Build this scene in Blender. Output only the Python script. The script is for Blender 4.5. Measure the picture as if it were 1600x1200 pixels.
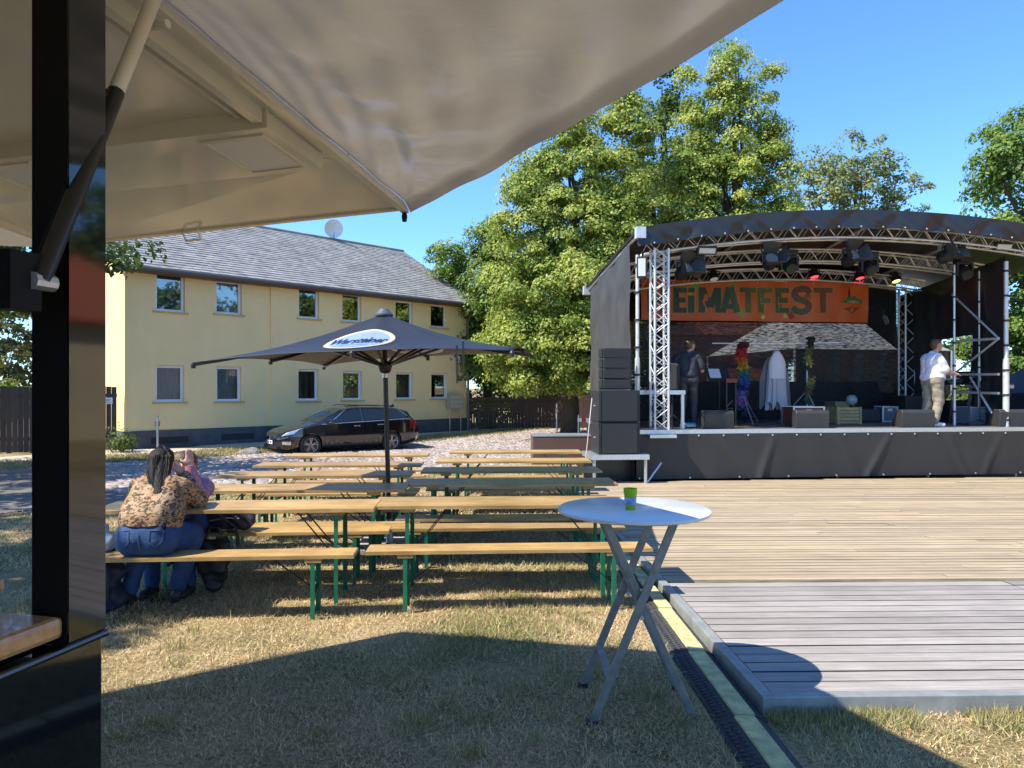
import bpy, bmesh, math, random
import numpy as np
from mathutils import Vector, Matrix, Euler

random.seed(7)
rng = np.random.default_rng(11)
for o in list(bpy.data.objects):
    bpy.data.objects.remove(o)
SC = bpy.context.scene
COL = SC.collection
R = math.radians

# ------------------------------------------------------------------ camera, sky, sun
F, H, Y0 = 1130.0, 1.615, 606.0            # focal length in photo pixels, eye height, horizon row
cam_d = bpy.data.cameras.new('camera')
cam_d.sensor_width = 36.0
cam_d.lens = F / 1600.0 * 36.0
cam_d.shift_y = (Y0 - 600.0) / 1600.0
cam_d.clip_start = 0.05
cam_d.clip_end = 5000
cam = bpy.data.objects.new('camera', cam_d)
cam.location = (0, 0, H)
cam.rotation_euler = (R(90), 0, 0)
COL.objects.link(cam)
SC.camera = cam

SUN_H = Vector((-0.69, -0.29, 0.946)).normalized()      # towards the sun
elev = math.asin(SUN_H.z)
world = bpy.data.worlds.new('World')
SC.world = world
world.use_nodes = True
wn = world.node_tree
bg = wn.nodes['Background']
sky = wn.nodes.new('ShaderNodeTexSky')
sky.sky_type = 'NISHITA'
sky.sun_disc = False
sky.sun_elevation = elev
sky.sun_rotation = math.atan2(SUN_H.x, SUN_H.y)
sky.altitude = 100
sky.air_density = 1.0
sky.dust_density = 0.0
sky.ozone_density = 3.0
tint = wn.nodes.new('ShaderNodeMix'); tint.data_type = 'RGBA'; tint.blend_type = 'MULTIPLY'; tint.inputs[0].default_value = 1.0
tint.inputs[7].default_value = (0.58, 0.86, 1.16, 1.0)          # deep, clear summer blue
wn.links.new(sky.outputs[0], tint.inputs[6]); wn.links.new(tint.outputs[2], bg.inputs[0])
bg.inputs[1].default_value = 0.125
sun_d = bpy.data.lights.new('sun', 'SUN')
sun_d.energy = 4.3
sun_d.angle = R(0.5)
sun_d.color = (1.0, 0.93, 0.80)
sun = bpy.data.objects.new('sun', sun_d)
sun.rotation_euler = SUN_H.to_track_quat('Z', 'Y').to_euler()
COL.objects.link(sun)
vs = SC.view_settings
vs.view_transform = 'Standard'
vs.look = 'None'
vs.exposure = 1.17
vs.gamma = 1.0
vs.use_curve_mapping = False
SC.cycles.max_bounces = 8
SC.cycles.transparent_max_bounces = 16
SC.cycles.sample_clamp_indirect = 6

# ------------------------------------------------------------------ places
HA = Vector((-11.3, 21.1)); HDIR = Vector((0.696, 0.717)).normalized(); HN = Vector((HDIR.y, -HDIR.x))
def hn(x, y):                     # metres in front of the house wall
    return (x - HA.x) * HN.x + (y - HA.y) * HN.y
def gz(x, y):                     # ground height: falls gently away, rises again to the house
    b = -0.018 * max(min(y, 24.0), -30) + 0.04 * max(0.0, min(y - 24.0, 8.0))
    t = (hn(x, y) - 0.4) / 1.9
    t = max(0.0, min(1.0, t)); t = t * t * (3 - 2 * t)
    return -0.21 * (1 - t) + b * t
def P(px, py, Y):
    return Vector(((px - 800) / F * Y, Y, H - (py - Y0) / F * Y))

# ------------------------------------------------------------------ materials
MATS = {}
def mat(name, col, rough=0.6, metal=0.0, var=0.0, scale=8.0, bump=0.0, bscale=None, col2=None, spec=0.5,
        stretch=None, coat=0.0, transl=0.0, emit=None, estr=0.0, detail=4.0, rnd=0.0, attr=None, alpha=None, stain=0.0):
    if name in MATS: return MATS[name]
    m = bpy.data.materials.new(name); m.use_nodes = True
    nt = m.node_tree; N = nt.nodes; L = nt.links
    b = N['Principled BSDF']
    b.inputs['Roughness'].default_value = rough
    b.inputs['Metallic'].default_value = metal
    b.inputs['Specular IOR Level'].default_value = spec
    if coat: b.inputs['Coat Weight'].default_value = coat; b.inputs['Coat Roughness'].default_value = 0.03
    c = list(col) + [1.0]
    b.inputs['Base Color'].default_value = c
    out = None
    tc = N.new('ShaderNodeTexCoord'); mp = N.new('ShaderNodeMapping')
    L.new(tc.outputs['Object'], mp.inputs[0])
    if stretch: mp.inputs['Scale'].default_value = stretch
    if var or col2:
        nz = N.new('ShaderNodeTexNoise'); nz.inputs['Scale'].default_value = scale; nz.inputs['Detail'].default_value = detail
        nz.inputs['Roughness'].default_value = 0.65
        L.new(mp.outputs[0], nz.inputs['Vector'])
        rp = N.new('ShaderNodeValToRGB')
        lo = [x * (1 - var) for x in col]; hi = list(col2) if col2 else [min(1, x * (1 + var)) for x in col]
        rp.color_ramp.elements[0].position = 0.32; rp.color_ramp.elements[1].position = 0.68
        rp.color_ramp.elements[0].color = lo + [1]; rp.color_ramp.elements[1].color = hi + [1]
        L.new(nz.outputs['Fac'], rp.inputs[0]); out = rp.outputs[0]
    if rnd:
        oi = N.new('ShaderNodeObjectInfo'); hs = N.new('ShaderNodeHueSaturation')
        mr = N.new('ShaderNodeMapRange'); mr.inputs[3].default_value = 1 - rnd; mr.inputs[4].default_value = 1 + rnd
        L.new(oi.outputs['Random'], mr.inputs[0]); L.new(mr.outputs[0], hs.inputs['Value'])
        if out: L.new(out, hs.inputs['Color'])
        else: hs.inputs['Color'].default_value = c
        out = hs.outputs[0]
        # each piece starts its grain elsewhere
        ad = N.new('ShaderNodeVectorMath'); ad.operation = 'ADD'
        ms = N.new('ShaderNodeMath'); ms.operation = 'MULTIPLY'; ms.inputs[1].default_value = 37.0
        L.new(oi.outputs['Random'], ms.inputs[0]); L.new(tc.outputs['Object'], ad.inputs[0]); L.new(ms.outputs[0], ad.inputs[1])
        L.new(ad.outputs[0], mp.inputs[0])
    if stain:                      # blotchy dirt and wear
        n3 = N.new('ShaderNodeTexNoise'); n3.inputs['Scale'].default_value = 1.7; n3.inputs['Detail'].default_value = 8; n3.inputs['Roughness'].default_value = .7
        L.new((mp if not stretch else tc).outputs[0 if not stretch else 'Object'], n3.inputs['Vector'])
        r3 = N.new('ShaderNodeValToRGB'); r3.color_ramp.elements[0].position = .36; r3.color_ramp.elements[1].position = .60
        r3.color_ramp.elements[0].color = (1 - stain, 1 - stain * 1.05, 1 - stain * 1.1, 1); r3.color_ramp.elements[1].color = (1, 1, 1, 1)
        m3 = N.new('ShaderNodeMix'); m3.data_type = 'RGBA'; m3.blend_type = 'MULTIPLY'; m3.inputs[0].default_value = 1
        L.new(n3.outputs['Fac'], r3.inputs[0]); L.new(r3.outputs[0], m3.inputs[7])
        if out: L.new(out, m3.inputs[6])
        else: m3.inputs[6].default_value = c
        out = m3.outputs[2]
    if attr:                       # leaf / blade colour carried by the faces
        at = N.new('ShaderNodeAttribute'); at.attribute_name = attr
        if out:
            mx = N.new('ShaderNodeMix'); mx.data_type = 'RGBA'; mx.blend_type = 'MULTIPLY'; mx.inputs[0].default_value = 1
            L.new(out, mx.inputs[6]); L.new(at.outputs['Color'], mx.inputs[7]); out = mx.outputs[2]
        else: out = at.outputs['Color']
    if out: L.new(out, b.inputs['Base Color'])
    if bump:
        n2 = N.new('ShaderNodeTexNoise'); n2.inputs['Scale'].default_value = bscale or scale * 3; n2.inputs['Detail'].default_value = 5
        L.new(mp.outputs[0], n2.inputs['Vector'])
        bp = N.new('ShaderNodeBump'); bp.inputs['Strength'].default_value = bump; bp.inputs['Distance'].default_value = 0.02
        L.new(n2.outputs['Fac'], bp.inputs['Height']); L.new(bp.outputs[0], b.inputs['Normal'])
    if emit:
        b.inputs['Emission Color'].default_value = list(emit) + [1]; b.inputs['Emission Strength'].default_value = estr
    if transl:
        tr = N.new('ShaderNodeBsdfTranslucent'); mxs = N.new('ShaderNodeMixShader'); mxs.inputs[0].default_value = transl
        if out: L.new(out, tr.inputs[0])
        else: tr.inputs[0].default_value = c
        L.new(b.outputs[0], mxs.inputs[1]); L.new(tr.outputs[0], mxs.inputs[2])
        L.new(mxs.outputs[0], N['Material Output'].inputs[0])
    if alpha is not None:
        b.inputs['Alpha'].default_value = alpha
    MATS[name] = m
    return m

def net_mat(name, col, open_lo, open_hi):
    """woven black scrim: fine threads with air between them"""
    m = bpy.data.materials.new(name); m.use_nodes = True
    nt = m.node_tree; N = nt.nodes; L = nt.links
    b = N['Principled BSDF']; b.inputs['Base Color'].default_value = list(col) + [1]; b.inputs['Roughness'].default_value = 0.7
    tc = N.new('ShaderNodeTexCoord'); mp = N.new('ShaderNodeMapping'); mp.inputs['Scale'].default_value = (9, 9, 60)
    nz = N.new('ShaderNodeTexNoise'); nz.inputs['Scale'].default_value = 1.0; nz.inputs['Detail'].default_value = 6
    L.new(tc.outputs['Object'], mp.inputs[0]); L.new(mp.outputs[0], nz.inputs['Vector'])
    mr = N.new('ShaderNodeMapRange'); mr.inputs[1].default_value = 0.35; mr.inputs[2].default_value = 0.65
    mr.inputs[3].default_value = open_lo; mr.inputs[4].default_value = open_hi
    L.new(nz.outputs['Fac'], mr.inputs[0])
    t = N.new('ShaderNodeBsdfTransparent'); mx = N.new('ShaderNodeMixShader')
    L.new(mr.outputs[0], mx.inputs[0]); L.new(b.outputs[0], mx.inputs[1]); L.new(t.outputs[0], mx.inputs[2])
    L.new(mx.outputs[0], N['Material Output'].inputs[0])
    return m

def glass_mat(name, tint, refl=0.12):
    m = bpy.data.materials.new(name); m.use_nodes = True
    nt = m.node_tree; N = nt.nodes; L = nt.links
    N.remove(N['Principled BSDF'])
    t = N.new('ShaderNodeBsdfTransparent'); t.inputs[0].default_value = list(tint) + [1]
    g = N.new('ShaderNodeBsdfGlossy'); g.inputs['Roughness'].default_value = 0.02
    fr = N.new('ShaderNodeFresnel'); fr.inputs[0].default_value = 1.6
    ad = N.new('ShaderNodeMath'); ad.operation = 'ADD'; ad.inputs[1].default_value = refl; ad.use_clamp = True
    mx = N.new('ShaderNodeMixShader')
    L.new(fr.outputs[0], ad.inputs[0]); L.new(ad.outputs[0], mx.inputs[0]); L.new(t.outputs[0], mx.inputs[1]); L.new(g.outputs[0], mx.inputs[2])
    L.new(mx.outputs[0], N['Material Output'].inputs[0])
    return m

# ------------------------------------------------------------------ mesh builder
class MB:
    def __init__(s): s.v = []; s.f = []
    def add(s, vs, fs):
        k = len(s.v); s.v += [tuple(v) for v in vs]; s.f += [tuple(i + k for i in f) for f in fs]; return s
    def box(s, x0, x1, y0, y1, z0, z1):
        vs = [(x, y, z) for z in (z0, z1) for y in (y0, y1) for x in (x0, x1)]
        return s.add(vs, [(0, 2, 3, 1), (4, 5, 7, 6), (0, 1, 5, 4), (2, 6, 7, 3), (0, 4, 6, 2), (1, 3, 7, 5)])
    def bar(s, a, b, w, h, up=(0, 0, 1)):          # rectangular bar from a to b
        a, b = Vector(a), Vector(b); d = (b - a).normalized(); u = Vector(up)
        if abs(d.dot(u)) > 0.98: u = Vector((0, 1, 0))
        x = d.cross(u).normalized(); z = x.cross(d).normalized()
        vs = []
        for p in (a, b):
            for i, j in ((-1, -1), (1, -1), (1, 1), (-1, 1)):
                vs.append(p + x * (i * w / 2) + z * (j * h / 2))
        return s.add(vs, [(0, 1, 2, 3), (7, 6, 5, 4), (0, 4, 5, 1), (1, 5, 6, 2), (2, 6, 7, 3), (3, 7, 4, 0)])
    def tube(s, pts, r, n=8, cap=True):
        pts = [Vector(p) for p in pts]; rs = r if isinstance(r, (list, tuple)) else [r] * len(pts)
        k = len(s.v); prev = None
        for i, p in enumerate(pts):
            d = (pts[min(i + 1, len(pts) - 1)] - pts[max(i - 1, 0)]).normalized()
            if prev is None:
                u = Vector((0, 0, 1)) if abs(d.z) < 0.9 else Vector((1, 0, 0))
                x = d.cross(u).normalized()
            else:
                x = (prev - d * prev.dot(d)).normalized()
            prev = x; y = d.cross(x)
            for j in range(n):
                a = 2 * math.pi * j / n
                s.v.append(tuple(p + (x * math.cos(a) + y * math.sin(a)) * rs[i]))
        m = len(pts)
        for i in range(m - 1):
            for j in range(n):
                a = k + i * n + j; b = k + i * n + (j + 1) % n
                s.f.append((a, b, b + n, a + n))
        if cap:
            s.f.append(tuple(k + j for j in reversed(range(n)))); s.f.append(tuple(k + (m - 1) * n + j for j in range(n)))
        return s
    def lathe(s, prof, n=20, c=(0, 0, 0), ax='z'):
        k = len(s.v)
        for r, z in prof:
            for j in range(n):
                a = 2 * math.pi * j / n; x, y = r * math.cos(a), r * math.sin(a)
                q = (x, y, z) if ax == 'z' else ((x, z, y) if ax == 'y' else (z, x, y))
                s.v.append((c[0] + q[0], c[1] + q[1], c[2] + q[2]))
        for i in range(len(prof) - 1):
            for j in range(n):
                a = k + i * n + j; b = k + i * n + (j + 1) % n
                s.f.append((a, b, b + n, a + n))
        s.f.append(tuple(k + j for j in reversed(range(n)))); s.f.append(tuple(k + (len(prof) - 1) * n + j for j in range(n)))
        return s
    def prism(s, poly, y0, y1):                     # outline in x,z pulled along y
        n = len(poly); vs = [(x, y0, z) for x, z in poly] + [(x, y1, z) for x, z in poly]
        return s.add(vs, [tuple(range(n)), tuple(reversed(range(n, 2 * n)))] + [(i, i + n, (i + 1) % n + n, (i + 1) % n) for i in range(n)])
    def grid(s, fn, nu, nv):
        k = len(s.v)
        for i in range(nu + 1):
            for j in range(nv + 1): s.v.append(tuple(fn(i / nu, j / nv)))
        for i in range(nu):
            for j in range(nv):
                a = k + i * (nv + 1) + j
                s.f.append((a, a + nv + 1, a + nv + 2, a + 1))
        return s
    def mesh(s, name, m=None, smooth=False, fixn=True):
        me = bpy.data.meshes.new(name); me.from_pydata(s.v, [], s.f); me.update()
        if fixn:
            bm = bmesh.new(); bm.from_mesh(me); bmesh.ops.recalc_face_normals(bm, faces=bm.faces); bm.to_mesh(me); bm.free()
        if m: me.materials.append(m)
        if smooth:
            me.shade_smooth()
            if smooth != 'all': me.set_sharp_from_angle(angle=R(38))
        return me
    def build(s, name, m=None, parent=None, smooth=False, fixn=True, bevel=0.0):
        o = link(name, s.mesh(name, m, smooth, fixn), parent)
        if bevel:
            b = o.modifiers.new('bevel', 'BEVEL'); b.width = bevel; b.segments = 2; b.limit_method = 'ANGLE'; b.angle_limit = R(40)
        return o

def link(name, data, parent=None, loc=None, rot=None):
    o = bpy.data.objects.new(name, data); COL.objects.link(o)
    if parent: o.parent = parent
    if loc is not None: o.location = loc
    if rot is not None: o.rotation_euler = rot
    return o
def tag(o, label=None, cat=None, group=None, kind=None):
    if label: o['label'] = label
    if cat: o['category'] = cat
    if group: o['group'] = group
    if kind: o['kind'] = kind
    return o
def thing(name, label, cat, loc=(0, 0, 0), rz=0.0, group=None):
    return tag(link(name, None, None, loc, (0, 0, rz)), label, cat, group)
def kids(o): return [c for c in COL.objects if c.parent is o]
def copy_tree(o, parent=None):
    c = o.copy(); COL.objects.link(c); c.parent = parent
    for k in kids(o): copy_tree(k, c)
    return c
def text_mesh(txt, size, m, extrude=0.0, bold=0.0, space=1.0, shear=0.0):
    cu = bpy.data.curves.new('lettering', 'FONT'); cu.body = txt; cu.size = size; cu.align_x = 'CENTER'; cu.align_y = 'CENTER'
    cu.extrude = extrude; cu.offset = bold; cu.space_character = space; cu.shear = shear; cu.resolution_u = 4
    o = bpy.data.objects.new('lettering', cu); COL.objects.link(o)
    bpy.context.view_layer.update()
    me = bpy.data.meshes.new_from_object(o.evaluated_get(bpy.context.evaluated_depsgraph_get()))
    bpy.data.objects.remove(o); me.materials.clear(); me.materials.append(m)
    return me
def np_mesh(name, V, Fc, m, color=None, smooth=False):
    """fast mesh from arrays; Fc (n,k); color (n,3) per face"""
    me = bpy.data.meshes.new(name); n, k = Fc.shape
    me.vertices.add(len(V)); me.vertices.foreach_set('co', V.astype(np.float32).ravel())
    me.loops.add(n * k); me.loops.foreach_set('vertex_index', Fc.astype(np.int32).ravel())
    me.polygons.add(n); me.polygons.foreach_set('loop_start', np.arange(0, n * k, k, dtype=np.int32))
    if color is not None:
        a = me.attributes.new('tint', 'FLOAT_COLOR', 'FACE')
        a.data.foreach_set('color', np.concatenate([color, np.ones((n, 1))], 1).astype(np.float32).ravel())
    me.materials.append(m); me.update(calc_edges=True)
    return me

M_white = mat('white_paint', (0.78, 0.78, 0.76), 0.4)
M_black = mat('black_plastic', (0.018, 0.018, 0.019), 0.5, var=0.3, scale=20)
M_alu = mat('aluminium', (0.62, 0.63, 0.64), 0.38, 0.85, var=0.12, scale=30)
M_steel = mat('galvanised_steel', (0.42, 0.43, 0.44), 0.45, 0.8, var=0.25, scale=25)
# ------------------------------------------------------------------ ground
def HP(s, n, dz=0.0):
    x = HA.x + HDIR.x * s + HN.x * n; y = HA.y + HDIR.y * s + HN.y * n
    return Vector((x, y, gz(x, y) + dz))
def sheet(name, s0, s1, n0, n1, ds, dn, dz, m, wob=0.0):
    ns, nn = max(1, int((s1 - s0) / ds)), max(1, int((n1 - n0) / dn))
    b = MB()
    def fn(u, v):
        w = wob * (math.sin(u * 61.0) + math.sin(u * 143.0 + 1.3) * 0.6) if v in (0.0, 1.0) else 0
        return HP(s0 + (s1 - s0) * u, n0 + (n1 - n0) * v + w, dz)
    b.grid(fn, ns, nn)
    return b.build(name, m, smooth='all')

def ground_material():
    m = bpy.data.materials.new('dry_lawn'); m.use_nodes = True
    nt = m.node_tree; N = nt.nodes; L = nt.links; b = N['Principled BSDF']; b.inputs['Roughness'].default_value = 0.95
    b.inputs['Specular IOR Level'].default_value = 0.1
    tc = N.new('ShaderNodeTexCoord')
    n1 = N.new('ShaderNodeTexNoise'); n1.inputs['Scale'].default_value = 1.1; n1.inputs['Detail'].default_value = 6
    n2 = N.new('ShaderNodeTexNoise'); n2.inputs['Scale'].default_value = 45; n2.inputs['Detail'].default_value = 5
    for n in (n1, n2): L.new(tc.outputs['Object'], n.inputs['Vector'])
    r1 = N.new('ShaderNodeValToRGB'); e = r1.color_ramp.elements
    e[0].position = 0.38; e[0].color = (0.25, 0.20, 0.10, 1); e[1].position = 0.62; e[1].color = (0.46, 0.35, 0.21, 1)
    r2 = N.new('ShaderNodeValToRGB'); e = r2.color_ramp.elements
    e[0].position = 0.3; e[0].color = (0.45, 0.45, 0.4, 1); e[1].position = 0.7; e[1].color = (1.1, 1.1, 1.05, 1)
    mx = N.new('ShaderNodeMix'); mx.data_type = 'RGBA'; mx.blend_type = 'MULTIPLY'; mx.inputs[0].default_value = 1
    L.new(n1.outputs[0], r1.inputs[0]); L.new(n2.outputs[0], r2.inputs[0]); L.new(r1.outputs[0], mx.inputs[6]); L.new(r2.outputs[0], mx.inputs[7])
    L.new(mx.outputs[2], b.inputs['Base Color'])
    bp = N.new('ShaderNodeBump'); bp.inputs['Strength'].default_value = 0.8; bp.inputs['Distance'].default_value = 0.03
    L.new(n2.outputs[0], bp.inputs['Height']); L.new(bp.outputs[0], b.inputs['Normal'])
    return m
M_lawn = ground_material()
xs = [-2500, -600, -150, -70, -45] + [x * 1.0 for x in range(-32, 33)] + [45, 70, 150, 600, 2500]
ys = [-2500, -600, -150, -60, -30, -15, -8] + [y * 1.0 for y in range(-4, 46)] + [55, 75, 120, 250, 700, 2500]
b = MB()
for x in xs:
    for y in ys: b.v.append((x, y, gz(x, y)))
ny = len(ys)
for i in range(len(xs) - 1):
    for j in range(ny - 1):
        a = i * ny + j; b.f.append((a, a + ny, a + ny + 1, a + 1))
tag(b.build('ground', M_lawn, smooth='all'), kind='structure')

M_dirt = mat('pale_dirt', (0.46, 0.39, 0.29), 0.95, var=0.25, scale=3, bump=0.5, bscale=40)
M_bed = mat('cobble_bed', (0.13, 0.115, 0.10), 0.95, var=0.4, scale=9, bump=0.6, bscale=60)
tag(sheet('house_path', -14, 34, 0.02, 1.15, 0.7, 0.28, 0.02, M_dirt, 0.03), kind='structure')
street = tag(sheet('street', -22, 40, 2.35, 10.5, 0.7, 0.6, 0.012, M_bed, 0.12), kind='structure')
# setts, laid in rows along the street
M_sett = mat('granite_sett', (1, 1, 1), 0.85, attr='tint', bump=0.3, bscale=60, spec=0.3)
V, Fc, C = [], [], []
n = 2.42; row = 0
while n < 10.42:
    w = 0.13 + random.random() * 0.02; s = -3.0 + random.random() * 0.1
    smax = 27.0
    while s < smax:
        l = 0.13 + random.random() * 0.06
        c = HP(s + l / 2, n + w / 2, 0.010); hh = 0.022 + random.random() * 0.016
        k = len(V); q = 0.014
        tx, ty = random.uniform(-.006, .006), random.uniform(-.006, .006)
        for (ds, dn, dz) in ((0, 0, 0), (l - q, 0, 0), (l - q, w - q, 0), (0, w - q, 0),
                             (.022, .022, hh + tx), (l - q - .022, .022, hh + ty), (l - q - .022, w - q - .022, hh - tx), (.022, w - q - .022, hh - ty)):
            a = HDIR * (ds - l / 2) + HN * (dn - w / 2)
            V.append((c.x + a.x, c.y + a.y, c.z + dz))
        Fc += [(k + 4, k + 5, k + 6, k + 7), (k, k + 1, k + 5, k + 4), (k + 1, k + 2, k + 6, k + 5), (k + 2, k + 3, k + 7, k + 6), (k + 3, k, k + 4, k + 7)]
        g = random.uniform(0.18, 0.38); t = random.random()
        col = (g * (1.0 + 0.16 * t), g * (0.90 + 0.02 * t), g * (0.84 - 0.02 * t))
        C += [col] * 5
        s += l
    n += w; row += 1
Fc = np.array(Fc)
Fc = Fc[:, ::-1] if False else Fc
o = link('sett_paving', np_mesh('sett_paving', np.array(V), Fc, M_sett, np.array(C)), street); o['kind'] = 'stuff'

# grass: blades, dry and green, thick near the camera
M_blade = mat('grass_blade', (1, 1, 1), 0.8, attr='tint', transl=0.25, spec=0.15)
def vnoise(x, y, sc, seed):
    gx, gy = x * sc, y * sc; ix, iy = np.floor(gx).astype(int), np.floor(gy).astype(int); fx, fy = gx - ix, gy - iy
    def hsh(a, b): return (np.sin(a * 127.1 + b * 311.7 + seed * 17.3) * 43758.5453) % 1.0
    fx = fx * fx * (3 - 2 * fx); fy = fy * fy * (3 - 2 * fy)
    return (hsh(ix, iy) * (1 - fx) + hsh(ix + 1, iy) * fx) * (1 - fy) + (hsh(ix, iy + 1) * (1 - fx) + hsh(ix + 1, iy + 1) * fx) * fy
def gz_np(x, y):
    bb = -0.018 * np.minimum(y, 24.0) + 0.04 * np.clip(y - 24.0, 0, 8)
    t = np.clip(((x - HA.x) * HN.x + (y - HA.y) * HN.y - 0.4) / 1.9, 0, 1); t = t * t * (3 - 2 * t)
    return -0.21 * (1 - t) + bb * t
def blades(x, y, ln, wd, green, lie):
    n = len(x); a = rng.uniform(0, 2 * np.pi, n); ln = ln * rng.uniform(0.5, 1.3, n)
    tilt = np.clip(rng.normal(lie, 0.35, n), 0.05, 1.5)
    dx, dy, dz = np.cos(a) * np.sin(tilt), np.sin(a) * np.sin(tilt), np.cos(tilt)
    z = gz_np(x, y) + rng.uniform(0.0, 0.012, n)
    b2 = rng.uniform(0, 2 * np.pi, n); wx, wy = np.cos(b2) * wd, np.sin(b2) * wd
    v = np.empty((n, 3, 3))
    v[:, 0] = np.stack([x - wx, y - wy, z], 1); v[:, 1] = np.stack([x + wx, y + wy, z], 1)
    v[:, 2] = np.stack([x + dx * ln, y + dy * ln, z + dz * ln], 1)
    straw = np.array([0.80, 0.61, 0.36]); grn = np.array([0.21, 0.27, 0.07])
    k = np.clip(green + rng.normal(0, 0.22, n), 0, 1)[:, None]
    col = (straw * (1 - k) + grn * k) * rng.uniform(0.45, 1.15, n)[:, None]
    return v.reshape(-1, 3), col
def lawn_ok(x, y):
    ok = hn_np(x, y) > 10.4
    ok &= ~((x > 1.27) & (y > 3.72)) ; ok &= ~((x > 1.0) & (x < 1.33) & (y < 9.3))
    return ok
def hn_np(x, y): return (x - HA.x) * HN.x + (y - HA.y) * HN.y
VV, CC = [], []
for (x0, x1, y0, y1, dens, ln, wd) in ((-2.9, 3.6, 2.3, 4.4, 10500, .040, .0021), (-4.2, 2.8, 4.4, 6.8, 6500, .044, .0026),
                                       (-6.8, 1.35, 6.8, 10.0, 2200, .05, .0045), (-8.2, 1.4, 10.0, 17.0, 700, .055, .008)):
    n = int((x1 - x0) * (y1 - y0) * dens)
    x = rng.uniform(x0, x1, n); y = rng.uniform(y0, y1, n)
    keep = lawn_ok(x, y) & (np.abs(x) < y * 0.74 + 0.3)
    big = vnoise(x, y, 0.9, 3) * 0.6 + vnoise(x, y, 2.7, 5) * 0.4
    keep &= rng.uniform(0, 1, n) < np.clip(2.1 * (vnoise(x, y, 3.1, 9) * .6 + vnoise(x, y, 9.0, 2) * .4) - .18, .06, 1.0)
    x, y, big = x[keep], y[keep], big[keep]
    green = np.clip((big - 0.44) * 1.6, 0, 0.75) + 0.08
    v, c = blades(x, y, ln * (0.45 + 0.85 * big), wd * (0.8 + 0.6 * rng.uniform(0, 1, len(x))), green, 0.95)
    VV.append(v); CC.append(c)
# taller green tufts and weeds
tc_ = [(x_, y_) for x_, y_ in zip(rng.uniform(-4.5, 3.2, 520), rng.uniform(2.4, 9.0, 520)) if abs(x_) < y_ * .72 and lawn_ok(np.array([x_]), np.array([y_]))[0] and vnoise(np.array([x_]), np.array([y_]), .8, 6)[0] > .42]
tx_ = np.concatenate([rng.normal(q[0], .045, 70) for q in tc_]); ty_ = np.concatenate([rng.normal(q[1], .045, 70) for q in tc_])
k = lawn_ok(tx_, ty_); v, c = blades(tx_[k], ty_[k], .062, .0032, rng.uniform(.25, .85, k.sum()), .6); VV.append(v); CC.append(c)
# long bleached stalks lying about
n = 9000; x = rng.uniform(-3.6, 3.0, n); y = rng.uniform(2.4, 7.5, n); k = lawn_ok(x, y) & (np.abs(x) < y * .74)
v, c = blades(x[k], y[k], .08, .0019, np.zeros(k.sum()), 1.45); v[:, 2] += .012; VV.append(v); CC.append(c * 1.1)
# lush fringe along the deck's front edge
n = 7000; x = rng.uniform(1.3, 3.2, n); y = 3.70 - np.abs(rng.normal(0, 0.10, n)); k = vnoise(x, y * 0, 5.0, 2) > 0.42
v, c = blades(x[k], y[k], .06, .003, np.full(k.sum(), 0.62), 0.6); VV.append(v); CC.append(c)
# verge by the house
n = 60000; s = rng.uniform(-6, 30, n); q = rng.uniform(1.1, 2.45, n) + 0.12 * np.sin(s * 2.1)
x = HA.x + HDIR.x * s + HN.x * q; y = HA.y + HDIR.y * s + HN.y * q
v, c = blades(x, y, .09, .012, 0.25 + 0.5 * vnoise(x, y, .7, 4), 0.7); VV.append(v); CC.append(c)
v = np.concatenate(VV); c = np.concatenate(CC)
o = link('grass', np_mesh('grass', v, np.arange(len(v)).reshape(-1, 3), M_blade, c))
tag(o, 'short dry summer grass covering the lawn', 'grass', kind='stuff')

n = 260; x = rng.uniform(-4.5, 3.2, n); y = rng.uniform(2.5, 9.0, n); k = lawn_ok(x, y) & (np.abs(x) < y * .74); x, y = x[k], y[k]; n = len(x)
a = rng.uniform(0, 6.28, n); L0 = rng.uniform(.012, .03, n); z = gz_np(x, y) + .022
lv = np.empty((n, 4, 3))
for j, (d1, d2, dz) in enumerate(((-1, 0, .0), (0, -.55, .006), (1, 0, .004), (0, .55, .01))):
    lv[:, j] = np.stack([x + L0 * (d1 * np.cos(a) - d2 * np.sin(a)), y + L0 * (d1 * np.sin(a) + d2 * np.cos(a)), z + dz], 1)
lc = np.array([.30, .17, .07]) * rng.uniform(.5, 1.5, n)[:, None]
tag(link('leaf_litter', np_mesh('leaf_litter', lv.reshape(-1, 3), np.arange(4 * n).reshape(-1, 4), M_blade, lc)), 'dry brown fallen leaves scattered on the lawn', 'leaf litter', kind='stuff')

# ------------------------------------------------------------------ wooden dance floor
DX, DY, DT = 1.285, 3.70, 0.095
deck = tag(link('dance_floor', None, None, (DX, DY, 0), (-0.018, 0, R(1.2))), 'low wooden plank dance floor in front of the stage, grey boards before tan ones', 'dance floor')
M_grey = mat('weathered_board', (0.255, 0.228, 0.205), 0.8, col2=(0.35, 0.32, 0.293), var=0.12, scale=3.0, stretch=(.8, 12, 12), bump=0.25, bscale=5, rnd=0.16, stain=.14, detail=7)
M_tan = mat('tan_board', (0.32, 0.25, 0.155), 0.75, col2=(0.44, 0.355, 0.235), var=0.10, scale=2.6, stretch=(.7, 11, 11), bump=0.3, bscale=5, rnd=0.15, stain=.12, detail=7)
zb = -0.018 * DY
M_gap = mat('dark_board_edge', (0.03, 0.024, 0.02), 0.9)  # near-black sides and bevels make the seams between boards read dark
YG = 2.42                                          # where grey boards end
SK = math.tan(R(4.6))                               # far edge follows the stage front
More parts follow.
